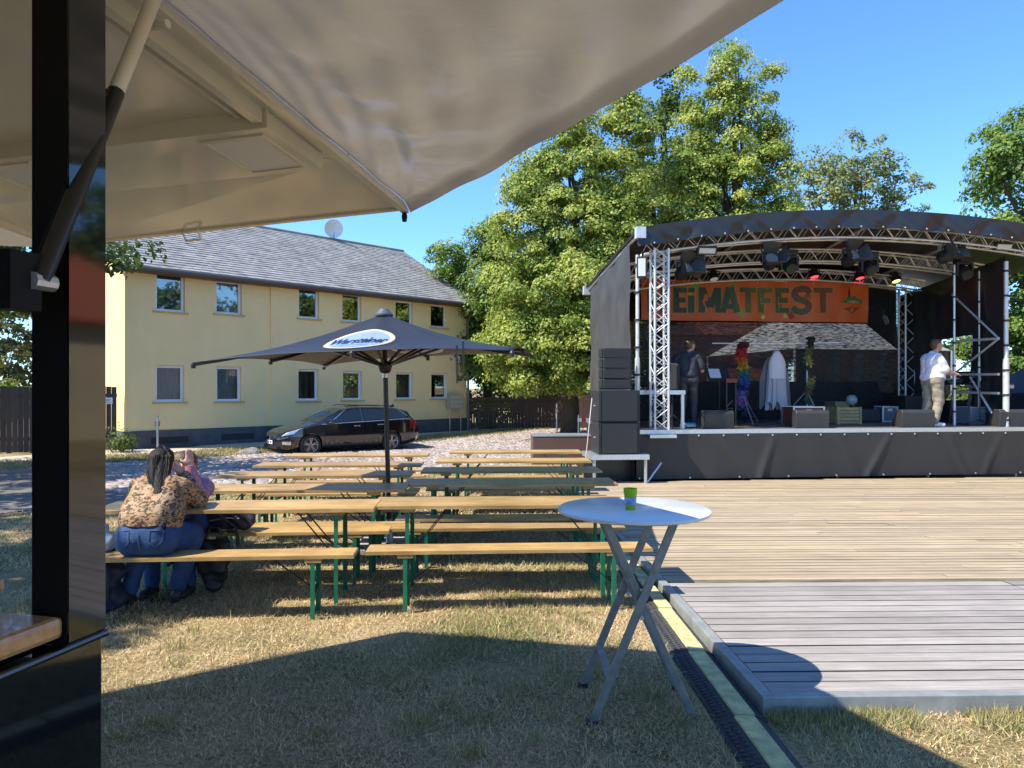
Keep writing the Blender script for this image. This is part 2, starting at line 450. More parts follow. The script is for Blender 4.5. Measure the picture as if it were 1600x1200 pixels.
def board(x0, x1, y, w, m, th=0.028):
    z = zb + DT - th + random.uniform(-.0025, .0015)
    me = MB().prism([(y, z), (y + w, z), (y + w, z + th - .003), (y + w - .003, z + th), (y + .003, z + th), (y, z + th - .003)], x0, x1).mesh('board', m)
    for q in me.vertices: q.co = (q.co.y, q.co.x, q.co.z)
    me.flip_normals(); me.materials.append(M_gap)
    for pg in me.polygons:
        if abs(pg.normal.z) < .9: pg.material_index = 1
    return link('board', me, deck)
y = 0.075; pitch = 0.142
while y + pitch < YG + 0.01:
    cut = random.choice((3.6, 4.7, 2.9))
    board(0.07, cut, y, pitch - .009, M_grey); board(cut + .004, 8.8, y, pitch - .009, M_grey)
    y += pitch
y = YG + .06; pitch = 0.118
while y < 10.8:
    x0 = 0.07; q = random.uniform(2.2, 4.6)
    lim = 9.6
    if y > 9.75: x0 = (y - 9.75) / SK              # corners cut off by the stage
    while x0 < lim and x0 >= 0:
        x1 = min(lim, x0 + q); board(x0, x1 - .004, y, pitch - .009, M_tan); x0 = x1; q = 4.4
    y += pitch
M_edge = mat('deck_edge_metal', (0.30, 0.315, 0.30), 0.5, 0.35, var=0.2, scale=6)
for (x0, x1, y0, y1) in ((0, 8.8, 0, .07), (0, .065, .072, YG + .05), (0, .065, YG + .052, 9.7)):
    MB().box(x0, x1, y0, y1, zb - 0.03, zb + DT + .004).build('edge_rail', M_edge, deck, bevel=.004)
MB().box(.07, 9.6, .075, 10.75, zb - .03, zb + DT - .045).build('underframe', M_black, deck)
MB().box(.07, 8.8, YG + .004, YG + .055, zb, zb + DT + .002).build('threshold', M_tan, deck)

# cable ramp
M_rub = mat('black_rubber', (0.045, 0.045, 0.047), 0.75, var=0.35, scale=40, bump=0.6, bscale=130)
M_yel = mat('yellow_lid', (0.48, 0.44, 0.20), 0.65, var=0.30, scale=14, bump=0.35, bscale=150)
for i in range(8):
    y0 = 1.75 + i * 0.93; xc = 1.165
    t = thing('cable_ramp', ['black cable ramp section with yellow lid, nearest the camera at the bottom edge',
        'black cable ramp section with yellow lid, second from the camera', 'black cable ramp section with yellow lid beside the grey deck corner',
        'black cable ramp section with yellow lid beside the grey boards', 'black cable ramp section with yellow lid where grey boards meet tan ones',
        'black cable ramp section with yellow lid behind the bistro table', 'black cable ramp section with yellow lid beside the front bench end',
        'farthest black cable ramp section with yellow lid'][i], 'cable ramp', (xc, y0, gz(xc, y0)), R(0.6), 'cable ramps along the dance floor')
    t.rotation_euler = (-0.018, 0, R(0.6))
    MB().prism([(-.15, 0.002), (.115, 0.002), (.112, .012), (.055, .042), (-.055, .042), (-.145, .012)], 0, .92).build('base', M_rub, t)
    MB().prism([(-.052, .0425), (.052, .0425), (.048, .052), (-.048, .052)], .004, .916).build('lid', M_yel, t)
    rb = MB()
    for k in range(22):
        for q in range(2):
            yy = .03 + k * .04; xx = -.128 + q * .036
            rb.box(xx, xx + .024, yy, yy + .02, .012 + q * .009, .030 + q * .008)
    rb.build('tread', M_rub, t)

# ------------------------------------------------------------------ yellow house
house = thing('yellow_house', 'long two storey yellow house with grey slate roof and dark plinth', 'house', (HA.x, HA.y, -0.21), math.atan2(HDIR.y, HDIR.x))
M_yw = mat('yellow_render', (0.92, 0.68, 0.33), 0.9, stain=.035, var=0.03, scale=0.7, stretch=(1, 1, .45), bump=0.12, bscale=90)
M_pl = mat('grey_plinth', (0.085, 0.088, 0.10), 0.85, var=0.2, scale=4, bump=0.15, bscale=60)
M_slate = mat('roof_slate', (0.20, 0.20, 0.20), 0.75, col2=(0.33, 0.325, 0.315), var=0.2, scale=2.2, detail=8)
M_gut = mat('zinc_gutter', (0.10, 0.085, 0.075), 0.5, 0.3)
M_fr = mat('window_frame_white', (0.80, 0.80, 0.79), 0.35)
M_room = mat('dark_room', (0.035, 0.034, 0.033), 0.9)
M_cur = mat('net_curtain', (0.55, 0.56, 0.56), 0.9, var=0.12, scale=3, stretch=(14, 1, 1))
M_bl = mat('slat_blind', (0.24, 0.24, 0.25), 0.6)
M_blue = mat('blue_cloth', (0.035, 0.06, 0.16), 0.9, var=0.3, scale=4)
M_glass = glass_mat('window_glass', (0.85, 0.9, 0.9), 0.16)
HL, HD, EZ, RZ = 13.45, 9.7, 5.55, 8.25             # length, depth, eaves, ridge (above house base)
hz0 = -0.21
def fs(px):                                        # metres along the facade seen at photo column px
    k = (px - 800) / F
    return (k * HA.y - HA.x) / (HDIR.x - k * HDIR.y)
def fY(s): return HA.y + HDIR.y * s
def fz(s, py): return H - (py - Y0) / F * fY(s) - hz0
S1, S2 = fs(422), fs(597)
wins = []
for (a, c_, t0, t1, kind) in ((243, 289, 427, 487, 'blue'), (337, 378, 439, 491, 'curtain'), (465, 497, 449, 498, 'dark'), (533, 563, 459, 503, 'dark'),
                              (618, 645, 470, 508, 'dark'), (673, 698, 476, 512, 'dark'),
                              (243, 288, 571, 628, 'curtain'), (338, 377, 573, 627, 'curtain'), (464, 496, 577, 626, 'dark'), (534, 564, 580, 625, 'blind'),
                              (619, 645, 582, 624, 'plant'), (674, 699, 583, 623, 'plant')):
    s0, s1 = fs(a), fs(c_); sm = (s0 + s1) / 2
    wins.append((s0, s1, fz(sm, t1), fz(sm, t0), kind))
def off(s): return -0.07 if S1 < s < S2 else 0.0
def holed_wall(s0, s1, z0, z1, y, holes):
    b = MB(); xs_ = sorted({s0, s1} | {v for h in holes for v in h[:2]}); zs_ = sorted({z0, z1} | {v for h in holes for v in h[2:4]})
    for i in range(len(xs_) - 1):
        for j in range(len(zs_) - 1):
            cx, cz = (xs_[i] + xs_[i + 1]) / 2, (zs_[j] + zs_[j + 1]) / 2
            if any(h[0] < cx < h[1] and h[2] < cz < h[3] for h in holes): continue
            b.add([(xs_[i], y, zs_[j]), (xs_[i + 1], y, zs_[j]), (xs_[i + 1], y, zs_[j + 1]), (xs_[i], y, zs_[j + 1])], [(0, 1, 2, 3)])
    for h in holes:
        b.add([(h[0], y, h[2]), (h[1], y, h[2]), (h[1], y, h[3]), (h[0], y, h[3]), (h[0], y + .2, h[2]), (h[1], y + .2, h[2]), (h[1], y + .2, h[3]), (h[0], y + .2, h[3])],
              [(0, 4, 5, 1), (1, 5, 6, 2), (2, 6, 7, 3), (3, 7, 4, 0)])
    return b
PZ = 0.55
fw = MB()
for (a, c_) in ((0, S1), (S1, S2), (S2, HL)):
    y = off((a + c_) / 2); hs = [w for w in wins if a <= (w[0] + w[1]) / 2 < c_]
    q = holed_wall(a, c_, PZ, EZ, y, hs); fw.add(q.v, q.f)
for a in (S1, S2):
    fw.add([(a, -.07, PZ), (a, 0, PZ), (a, 0, EZ), (a, -.07, EZ)], [(0, 1, 2, 3)])
fw.build('front_wall', M_yw, house, fixn=False)
for (x, nm) in ((0.0, 'gable_wall'), (HL, 'gable_wall')):
    MB().add([(x, 0, PZ), (x, HD, PZ), (x, HD, EZ), (x, HD / 2, RZ - .12), (x, 0, EZ)], [(0, 1, 2, 3, 4)]).build(nm, M_yw, house)
MB().add([(0, HD, -.3), (HL, HD, -.3), (HL, HD, EZ), (0, HD, EZ)], [(0, 1, 2, 3)]).build('back_wall', M_yw, house)
MB().box(-.03, HL + .03, -.035, HD + .03, -.5, PZ).build('plinth', M_pl, house)
MB().box(S1 - .01, S2 + .01, -.10, -.0355, -.5, PZ - .003).build('plinth', M_pl, house)
for px in (265, 371, 420 + 170):
    s = fs(px); MB().box(s - .55, s + .55, -.10 if S1 < s < S2 else -.04, .1, .14, .34).build('cellar_window', M_room, house)
s = fs(268); MB().box(s - .75, s + .75, -.30, -.05, -.16, .02).build('cellar_step', mat('red_brick_step', (0.36, 0.15, 0.10), 0.9, var=0.2), house)
for (s0, s1, z0, z1, kind) in wins:
    y = off((s0 + s1) / 2) + .10; b = MB(); t = .075
    for (a, c_, d, e) in ((s0 + .004, s1 - .004, z0 + .004, z0 + t), (s0 + .004, s1 - .004, z1 - t, z1 - .004), (s0 + .004, s0 + t, z0 + t, z1 - t), (s1 - t, s1 - .004, z0 + t, z1 - t)):
        b.box(a, c_, y, y + .07, d, e)
    w = b.build('window', M_fr, house)
    MB().box(s0 + t, s1 - t, y + .03, y + .038, z0 + t, z1 - t).build('pane', M_glass, w)
    MB().box(s0 - .09, s1 + .09, y - .17, y - .001, z0 - .045, z0 - .003).build('sill', mat('sill_stone', (0.50, 0.40, 0.22), 0.8, var=0.1), w)
    MB().add([(s0, y + .1, z0), (s1, y + .1, z0), (s1, y + .1, z1), (s0, y + .1, z1), (s0, y + .75, z0), (s1, y + .75, z0), (s1, y + .75, z1), (s0, y + .75, z1)],
             [(4, 5, 6, 7), (0, 1, 5, 4), (1, 2, 6, 5), (2, 3, 7, 6), (3, 0, 4, 7)]).build('room', M_room, w)
    if kind == 'curtain':
        MB().grid(lambda u, v: (s0 + t + (s1 - s0 - 2 * t) * u, y + .14 + .02 * math.sin(u * 40), z0 + t + (z1 - z0 - 2 * t) * v), 40, 1).build('curtain', M_cur, w)
    if kind == 'blue':
        MB().grid(lambda u, v: (s0 + t + (s1 - s0 - 2 * t) * u, y + .16 + .03 * math.sin(u * 9 + v * 5), z0 + t + (z1 - z0 - 2 * t) * v * (0.65 + .35 * u)), 14, 6).build('curtain', M_blue, w)
    if kind == 'blind':
        for k in range(9):
            zz = z0 + t + (z1 - z0 - 2 * t) * (k + .1) / 9
            MB().box(s0 + t, s1 - t, y + .12, y + .135, zz, zz + (z1 - z0) / 9 * .72).build('slat', M_bl, w)
    if kind == 'plant':
        b = MB()
        for k in range(26):
            a = random.uniform(0, 6.28); c = ((s0 + s1) / 2 + random.uniform(-.14, .14), y + .2 + random.uniform(-.05, .05), z0 + .1 + random.random() * .55)
            b.bar(c, (c[0] + .12 * math.cos(a), c[1], c[2] + .12 * math.sin(a)), .05, .006)
        b.build('house_plant', mat('plant_leaf', (0.10, 0.16, 0.06), 0.6), w)
        MB().grid(lambda u, v: (s0 + t + (s1 - s0 - 2 * t) * u, y + .34 + .02 * math.sin(u * 30), z0 + t + (z1 - z0 - 2 * t) * v), 24, 1).build('curtain', mat('grey_curtain', (0.22, 0.24, 0.27), 0.9), w)
# roof: lapped slate courses on two slopes
OV, EO = 0.35, 0.42
rs = RZ - EZ; run = HD / 2
def roofpt(x, d, lift=0.0, back=False):            # d metres up the slope measured level from the wall line
    yy = d; zz = EZ + 0.05 + rs * d / run + lift
    return (x, (HD - yy) if back else yy, zz)
base = MB()
for back in (False, True):
    base.add([roofpt(-OV, -EO, -.02, back), roofpt(HL + OV, -EO, -.02, back), roofpt(HL + OV, run, -.02, back), roofpt(-OV, run, -.02, back),
              roofpt(-OV, -EO, -.14, back), roofpt(HL + OV, -EO, -.14, back), roofpt(HL + OV, run, -.14, back), roofpt(-OV, run, -.14, back)],
             [(0, 1, 2, 3), (7, 6, 5, 4), (0, 4, 5, 1), (1, 5, 6, 2), (3, 2, 6, 7), (0, 3, 7, 4)])
roof = base.build('roof', mat('roof_board', (0.16, 0.13, 0.10), 0.8), house)
sl = MB(); d = -EO; k = 0
while d < run - .02:
    L_ = 0.19; x = -OV - (0.15 if k % 2 else 0)
    while x < HL + OV:
        wdt = 0.30; x0, x1 = max(x, -OV), min(x + wdt - .008, HL + OV)
        if x1 > x0 + .01:
            lf = random.uniform(0.0, .012); d1 = min(d + L_ + .05, run)
            a = [roofpt(x0, d, .028 + lf), roofpt(x1, d, .028 + lf + random.uniform(-.004, .004)), roofpt(x1, d1, .004), roofpt(x0, d1, .004), roofpt(x0, d, .006), roofpt(x1, d, .006)]
            sl.add(a, [(0, 1, 2, 3), (4, 5, 1, 0)])
        x += wdt
    d += L_; k += 1
o = sl.build('slates', M_slate, roof, fixn=False); o['kind'] = 'stuff'
MB().tube([(-OV, run, RZ + .07), (HL + OV, run, RZ + .07)], .07, 8).build('ridge_cap', M_slate, roof)
MB().tube([(-OV, -EO - .06, EZ - .26), (HL + OV, -EO - .06, EZ - .26)], .07, 8).build('gutter', M_gut, roof)
MB().box(-OV, HL + OV, -EO + .012, .0, EZ - .33, EZ - .30).build('soffit', mat('soffit_brown', (0.13, 0.09, 0.06), 0.7), roof)
MB().tube([(HL - .02, -EO - .04, EZ - .3), (HL - .02, -.3, EZ - .6), (HL - .02, -.12, EZ - .85), (HL - .02, -.12, 0)], .05, 8).build('downpipe', mat('zinc_pipe', (0.22, 0.22, 0.21), 0.5, 0.4), house)
# satellite dish on the ridge
sd = fs(519) ; dsx = None
best = min((abs(((HA.x + HDIR.x * s - HN.x * run) / (HA.y + HDIR.y * s - HN.y * run)) * F + 800 - 519), s) for s in [i * .05 for i in range(0, 270)])[1]
dp = MB().lathe([(.0, .10), (.16, .075), (.30, .03), (.40, -.045), (.40, -.06), (.29, .015), (.0, .08)], 24, ax='y')
di = dp.build('satellite_dish', mat('dish_white', (0.72, 0.72, 0.70), 0.5), house, smooth=True)
di.location = (best, run - .1, RZ + .52); di.rotation_euler = (R(14), 0, R(-28))
MB().tube([(0, .1, -.03), (0, .15, -.75)], .025, 6).build('mast', M_steel, di)
MB().tube([(0, -.06, -.38), (0, -.5, -.1)], .014, 6).build('feed_arm', M_steel, di)
# letter boxes, lamp
s = HL - .85
lb = MB().box(s - .36, s + .36, -.34, -.14, .95, 1.55).build('letter_box', mat('letterbox_beige', (0.42, 0.36, 0.26), 0.5), house)
for i in range(3):
    for j in range(3): MB().box(s - .33 + .23 * i, s - .13 + .23 * i, -.352, -.341, 1.0 + .18 * j, 1.14 + .18 * j).build('flap', mat('letterbox_flap', (0.52, 0.45, 0.34), 0.4), lb)
for dx in (-.3, .3): MB().tube([(s + dx, -.24, .95), (s + dx, -.24, -.25)], .022, 6).build('post', M_alu, lb)
lw = MB().lathe([(.03, .16), (.12, .10), (.13, .0), (.09, -.12), (.04, -.14)], 12, (HL - .62, -.16, 3.0)).build('wall_lamp', M_white, house)

# fences beside the house
M_fd = mat('dark_fence_board', (0.045, 0.035, 0.032), 0.75, var=0.3, scale=4, stretch=(10, 10, .6), rnd=0.2)
def board_fence(name, label, a, c_, h, bw, m, horizontal=False, cap=None):
    a, c_ = Vector(a), Vector(c_); d = c_ - a; n = int(d.length / bw)
    t = thing(name, label, 'fence', (a.x, a.y, gz(a.x, a.y)), math.atan2(d.y, d.x))
    me = MB().box(0, bw - .008, -.012, .012, .03, h).mesh('plank', m)
    for i in range(n):
        o = link('plank', me, t, (i * bw, random.uniform(-.004, .004), random.uniform(-.02, .01)))
    for z in (.35, h - .3): MB().box(0, n * bw, .013, .055, z, z + .09).build('rail', m, t)
    for i in range(0, n, max(1, int(2.2 / bw))): MB().box(i * bw, i * bw + .09, .056, .146, -.3, h - .02).build('post', m, t)
    return t
cfl = HP(0, -0.1)
lf = board_fence('board_fence', 'dark brown upright board fence at the left end of the yellow house', (-17.5, 18.6), (cfl.x - .05, cfl.y - .1), 1.86, .135, M_fd)
def small_sign(t, loc, w, h, m=M_white):
    o = MB().box(-w / 2, w / 2, -.02, -.008, -h / 2, h / 2).build('notice_plate', m, t); o.location = loc
    for k in range(3): MB().box(-w * .36, w * (.36 - .1 * (k % 2)), -.024, -.0205, -h * .28 + k * h * .24, -h * .20 + k * h * .24).build('printed_line', M_black, o)
    return o
fl = (Vector((cfl.x, cfl.y)) - Vector((-17.5, 18.6))).length
small_sign(lf, (fl - .42, -.02, 1.45), .30, .18); small_sign(lf, (fl - .72, -.02, 1.45), .16, .22)
small_sign(lf, (fl - 3.55, -.02, 1.15), .62, .55, mat('dark_notice', (0.10, 0.10, 0.11), 0.5))

hr = HP(HL + .1, 0.0)
g1 = P(803, 600, 31.3); g2 = P(1010, 600, 31.0)
tg = thing('lattice_gate', 'low weathered timber gate between yellow house and brown fence', 'gate', (hr.x, hr.y, -.2), math.atan2(g1.y - hr.y, g1.x - hr.x))
gl = (Vector((g1.x, g1.y)) - Vector((hr.x, hr.y))).length
M_gw = mat('weathered_gate', (0.10, 0.075, 0.045), 0.85, var=0.3, scale=6, rnd=0.2)
me = MB().box(0, .075, -.01, .01, .05, .78).mesh('picket', M_gw)
for i in range(int(gl / .105)): link('picket', me, tg, (i * .105, 0, 0))
me = MB().box(0, gl, .0105, .03, 0, .10).mesh('slat', M_gw)
for k in range(5): link('slat', me, tg, (0, 0, .80 + k * .125))
for x in (0, gl / 2, gl - .09): MB().box(x, x + .09, .031, .12, -.2, 1.46).build('post', M_gw, tg)
bf = board_fence('board_fence', 'reddish brown upright board fence under the big lime trees', (g1.x, g1.y), (g2.x + 4, g2.y), 1.5, .15,
            mat('brown_fence_board', (0.075, 0.042, 0.035), 0.7, var=0.25, scale=4, stretch=(8, 8, .6), rnd=0.12))

# marker posts
def marker_post(px, base_y, h, label):
    Y = F * H / (base_y - 626.0); x = (px - 800) / F * Y
    t = thing('marker_post', label, 'post', (x, Y, gz(x, Y)))
    MB().tube([(0, 0, -.2), (0, 0, h)], .035, 8).build('pole', M_alu, t)
    MB().box(-.05, .05, -.05, .05, h * .72, h * .88).build('box', mat('post_box_grey', (0.2, 0.21, 0.24), .5), t)
    MB().lathe([(.035, h), (.045, h + .03), (.0, h + .06)], 8).build('cap', M_alu, t)
marker_post(246, 711, 0.95, 'short grey metal marker post on the verge before the yellow house')
marker_post(870, 688, 1.15, 'grey metal marker post in front of the reddish brown fence')
# rock on the verge
bm = bmesh.new(); bmesh.ops.create_icosphere(bm, subdivisions=3, radius=.36)
for v in bm.verts:
    v.co *= 1 + .12 * math.sin(v.co.x * 9 + v.co.y * 7); v.co.z *= .55
me = bpy.data.meshes.new('boulder'); bm.to_mesh(me); bm.free(); me.materials.append(mat('boulder_grey', (0.16, 0.15, 0.14), .9, var=.3, scale=6, bump=.5))
p = HP(fs(345), 2.0); tag(link('boulder', me, None, (p.x, p.y, p.z)), 'grey boulder on the verge before the yellow house', 'boulder')
p = HP(HL - .1, .6); o = tag(link('boulder', me, None, (p.x, p.y, p.z)), 'small pale boulder at the foot of the downpipe', 'boulder'); o.scale = (.8, .7, .7)
# ------------------------------------------------------------------ drinks trailer the camera stands beside
TE = Vector((-0.970, 0.241)).normalized(); TC = Vector((-0.93, 1.643))
tr = thing('drinks_trailer', 'black drinks trailer with raised white hatch and wooden serving counter', 'trailer', (TC.x, TC.y, 0), math.atan2(TE.y, TE.x))
M_gloss = mat('gloss_black', (0.006, 0.006, 0.007), 0.06, spec=0.6, coat=0.6)
M_inner = mat('matt_black_frame', (0.006, 0.006, 0.006), 0.6, spec=0.2)
M_hatch = mat('hatch_white', (0.74, 0.70, 0.62), 0.13, var=0.03, scale=2, spec=0.5, stain=.07)
M_tarp = mat('tarp_white', (0.68, 0.63, 0.56), 0.24, var=0.04, scale=3, transl=0.06, spec=0.6, bump=.22, bscale=5, stretch=(1, 2.2, 1))
M_wood = mat('counter_wood', (0.42, 0.20, 0.075), 0.25, col2=(0.58, 0.31, 0.13), var=0.1, scale=4, stretch=(1, 9, 9), coat=0.4)
TL, TW = 2.9, 2.2
# lower body walls, roof, posts
MB().box(.051, TL, 0, .05, .30, 1.04).build('front_panel', M_gloss, tr)
MB().box(0, .05, 0, TW, .30, 1.058).build('end_panel', M_gloss, tr, bevel=.006)
MB().box(TL - .05, TL, .051, TW, .30, 2.8).build('end_panel', M_gloss, tr)
MB().box(.051, TL - .051, TW - .05, TW, .30, 2.8).build('back_panel', M_gloss, tr)
MB().box(.051, TL - .051, .051, TW - .051, .28, .34).build('floor', M_inner, tr)
MB().box(-.02, TL + .02, -.02, TW + .02, 2.82, 2.92).build('roof', M_hatch, tr)
po = MB().box(0.0, .0935, 0, .096, 1.0605, 2.815).build('corner_post', M_inner, tr)
MB().box(-.006, -.0005, -.002, .097, 1.0605, 2.815).build('gloss_facing', M_gloss, po)
MB().box(TL - .128, TL, 0, .05, 1.045, 2.815).build('corner_post', M_inner, tr)
MB().box(0.0, .1, TW - .1, TW - .051, 1.045, 2.815).build('corner_post', M_inner, tr)
# chrome lip under the counter, counter boards inside and outside
MB().tube([(-.010, .0, 1.060), (-.012, .7, 1.060), (-.012, TW, 1.060)], .008, 8).build('chrome_lip', mat('dark_chrome', (0.14, 0.14, 0.14), .25, 1.0), tr)
MB().box(.004, TL - .06, .099, .62, 1.08, 1.127).build('counter_board', M_wood, tr, bevel=.012)
MB().box(.004, .45, .63, TW - .06, 1.08, 1.127).build('counter_board', M_wood, tr, bevel=.012)
MB().box(.62, TL - .1, -.30, -.005, 1.03, 1.065).build('outer_shelf', M_wood, tr, bevel=.008)
# raised hatch on the serving side
hx0, hx1, hq, hz_h, hz_o = .118, 2.297, 2.135, 2.71, 2.546
def hp(x, q, d=0.0):                                # q 0..1 from hinge to outer edge, d below the underside
    return (x, -hq * q, hz_h + (hz_o - hz_h) * q - d - (x - hx0) * .041 * q)
def hbox(b, x0, x1, q0, q1, d0, d1):
    vs = [hp(x, q, d) for d in (d1, d0) for q in (q0, q1) for x in (x0, x1)]
    return b.add(vs, [(0, 2, 3, 1), (4, 5, 7, 6), (0, 1, 5, 4), (2, 6, 7, 3), (0, 4, 6, 2), (1, 3, 7, 5)])
QS = 0.675
ha = hbox(MB(), hx0, hx1, 0, QS, -.03, 0).build('hatch', M_hatch, tr)
hbox(MB(), hx0, hx1, QS + .0025, 1, -.03, 0).build('outer_panel', M_hatch, ha)
hbox(MB(), hx0, hx1, QS - .002, QS + .0045, -.028, -.006).build('panel_joint', M_inner, ha)
for x in (hx0, hx1 - .035): hbox(MB(), x, x + .035, 0, .995, .0005, .03).build('edge_profile', M_hatch, ha)
hbox(MB(), hx0 + .036, hx1 - .036, .985, .998, .0005, .012).build('edge_profile', M_hatch, ha)
hbox(MB(), hx0 + .055, hx0 + .075, .02, .98, .0005, .008).build('inner_rail', M_hatch, ha)
bx_ = hbox(MB(), hx0 + .085, hx1 - .1, .455, .645, .001, .07).build('light_box', M_hatch, ha)
hbox(MB(), hx0 + .10, hx0 + .135, .05, .452, .001, .055).build('support_rail', M_hatch, ha)
hbox(MB(), hx0 + .19, hx0 + .205, .05, .452, .001, .03).build('cable_duct', M_hatch, ha)
for k, x in enumerate((hx0 + .13, hx0 + 1.2)):
    fr = MB()
    for (a, c_, d, e) in ((x, x + .27, .475, .483), (x, x + .27, .620, .628), (x, x + .018, .483, .620), (x + .252, x + .27, .483, .620)): hbox(fr, a, c_, d, e, .0702, .078)
    f_ = fr.build('lamp_frame', M_hatch, ha)
    hbox(MB(), x + .0185, x + .2515, .4835, .6195, .0702, .073).build('diffuser', mat('diffuser', (0.70, 0.71, 0.76), .35), f_)
for q in (.3, .42, .55, .68, .8): 
    c = hp(hx0 + .045, q, .001); MB().lathe([(.008, 0), (.008, -.003)], 8, c).build('screw', M_steel, ha)
hb = MB().tube([hp(1.36, .985, .002), hp(1.36, 1.0, .05), hp(1.46, 1.0, .05), hp(1.46, .985, .002)], .008, 6)
hb.build('pull_handle', M_alu, ha)
MB().lathe([(.012, 0), (.016, -.02), (.012, -.045)], 8, hp(hx0 + .02, .99, .03)).build('rubber_stop', M_inner, ha)
# gas strut
def loc_of(px, py, Y):
    p = P(px, py, Y); r = Vector((p.x - TC.x, p.y - TC.y)); return Vector((r.dot(TE), r.dot(Vector((-TE.y, TE.x))), p.z))
sa = loc_of(62, 440, 1.455); sb = Vector((hx0 - .05, -.27, 2.70)); sm = sa + (sb - sa) * .56
st = MB().tube([sa, sm], .0195, 12).build('gas_strut', mat('strut_dark', (0.03, 0.026, 0.022), .3, .2), tr, smooth=True)
MB().tube([sm, sb], .0185, 12).build('strut_sleeve', M_hatch, st, smooth=True)
off_ = Vector((.0, -.012, 0)); MB().tube([sa + Vector((.012, .012, .01)), sm + Vector((.012, .014, 0))], .006, 6).build('strut_cable', M_inner, st)
MB().box(sa.x + .0, sa.x + .05, sa.y - .005, sa.y + .065, sa.z - .06, sa.z + .055).build('strut_bracket', M_inner, st)
MB().tube([sa + Vector((0, -.03, 0)), sa + Vector((0, .02, 0))], .018, 10).build('strut_pivot', M_alu, st)
MB().tube([sa + Vector((.045, -.005, -.0)), sa + Vector((.045, .011, 0))], .014, 10).build('bolt', M_steel, st)
MB().tube([sb + Vector((-.02, 0, -.12)), sb + Vector((.05, 0, -.12))], .012, 8).build('strut_bolt', M_hatch, st)
# filler tarps either side of the hatch, end hatch
def tarp(A, B, C, name, seed):
    """A hinge corner, B hatch outer corner, C far corner: slack triangular cover"""
    A, B, C = Vector(A), Vector(B), Vector(C); n = 110; b = MB()
    nrm = (B - A).cross(C - A).normalized()
    if nrm.z > 0: nrm = -nrm
    def fn(u, v):
        e = B + (C - B) * v
        e = e + nrm * 0.0 + (A - e).normalized() * (0.10 * math.sin(math.pi * v)) * -0.25
        p = A + (e - A) * u
        a_ = v * 9 + u * 5 + seed; w = .020 * math.sin(v * 15 + u * 3 + seed) * u + .016 * math.sin(a_ * 3.1 + 1.5 * math.sin(u * 7)) * u * u + .012 * math.sin(u * 26 - v * 14 + 2 * math.sin(v * 9)) * u + .007 * math.sin(u * 47 + v * 33 + seed) * u
        sag = .05 * math.sin(math.pi * u) * math.sin(math.pi * v)
        hem = -0.035 * max(0, u - .97) / .03
        return p + nrm * (sag + w * (0.35 + v * (1 - v) * 3) * (1 - .82 * u ** 5)) + Vector((0, 0, hem))
    b.grid(fn, n, n)
    return b.build(name, M_tarp, tr, smooth='all')
_r = Vector((.72, 1.2)) - TC; S_ = (_r.dot(TE), _r.dot(Vector((-TE.y, TE.x))), 2.45)
tarp((hx0, 0.0, hz_h), hp(hx0 - .004, 1.0, -.01), S_, 'corner_tarp', 0.4)
tarp((hx1, 0.0, hz_h), hp(hx1 + .004, 1.0, -.01), (hx1 + 1.75, S_[1], 2.40), 'corner_tarp', 1.9)
MB().add([(hx0, 0.004, hz_h + .001), (0, TW, hz_h + .02), (S_[0], TW, 2.45), (S_[0], S_[1] + .004, 2.452), (hx0, 0.004, hz_h + .03), (0, TW, hz_h + .05), (S_[0], TW, 2.48), (S_[0], S_[1] + .004, 2.482)],
         [(0, 1, 2, 3), (7, 6, 5, 4), (0, 4, 5, 1), (1, 5, 6, 2), (2, 6, 7, 3), (3, 7, 4, 0)]).build('end_hatch', M_hatch, tr)
MB().add([(hx1, 0.004, hz_h + .001), (TL, TW, hz_h + .02), (hx1 + 1.76, TW, 2.43), (hx1 + 1.755, S_[1] + .004, 2.402), (hx1, 0.004, hz_h + .03), (TL, TW, hz_h + .05), (hx1 + 1.76, TW, 2.46), (hx1 + 1.755, S_[1] + .004, 2.432)],
         [(3, 2, 1, 0), (4, 5, 6, 7), (0, 1, 5, 4), (1, 2, 6, 5), (2, 3, 7, 6), (3, 0, 4, 7)]).build('end_hatch', M_hatch, tr)
for (x, y) in ((1.2, .35), (1.2, TW - .35)):
    w = MB().lathe([(.18, -.09), (.3, -.08), (.31, 0), (.3, .08), (.18, .09)], 24, (x, y, .31), 'y').build('wheel', M_inner, tr)

# ------------------------------------------------------------------ beer tables and benches
M_pine = mat('pine_plank', (0.43, 0.26, 0.085), 0.42, col2=(0.58, 0.385, 0.16), var=0.22, scale=2.2, stretch=(1.0, 12, 12), rnd=0.16, detail=6, coat=0.1, stain=.32)
M_pineg = mat('worn_pine_plank', (0.34, 0.22, 0.12), 0.6, col2=(0.55, 0.40, 0.25), var=0.15, scale=2.6, stretch=(1.0, 12, 12), rnd=0.10, detail=6)
M_green = mat('green_steel', (0.010, 0.145, 0.075), 0.38, var=0.2, scale=9)
M_dkst = mat('dark_steel', (0.02, 0.022, 0.022), 0.5, 0.3)
def plank_top(L, W, z, th, m):
    b = MB(); c = .03
    b.prism([(-L / 2, z - th), (L / 2, z - th), (L / 2, z - .006), (L / 2 - .006, z), (-L / 2 + .006, z), (-L / 2, z - .006)], -W / 2, W / 2)
    return b
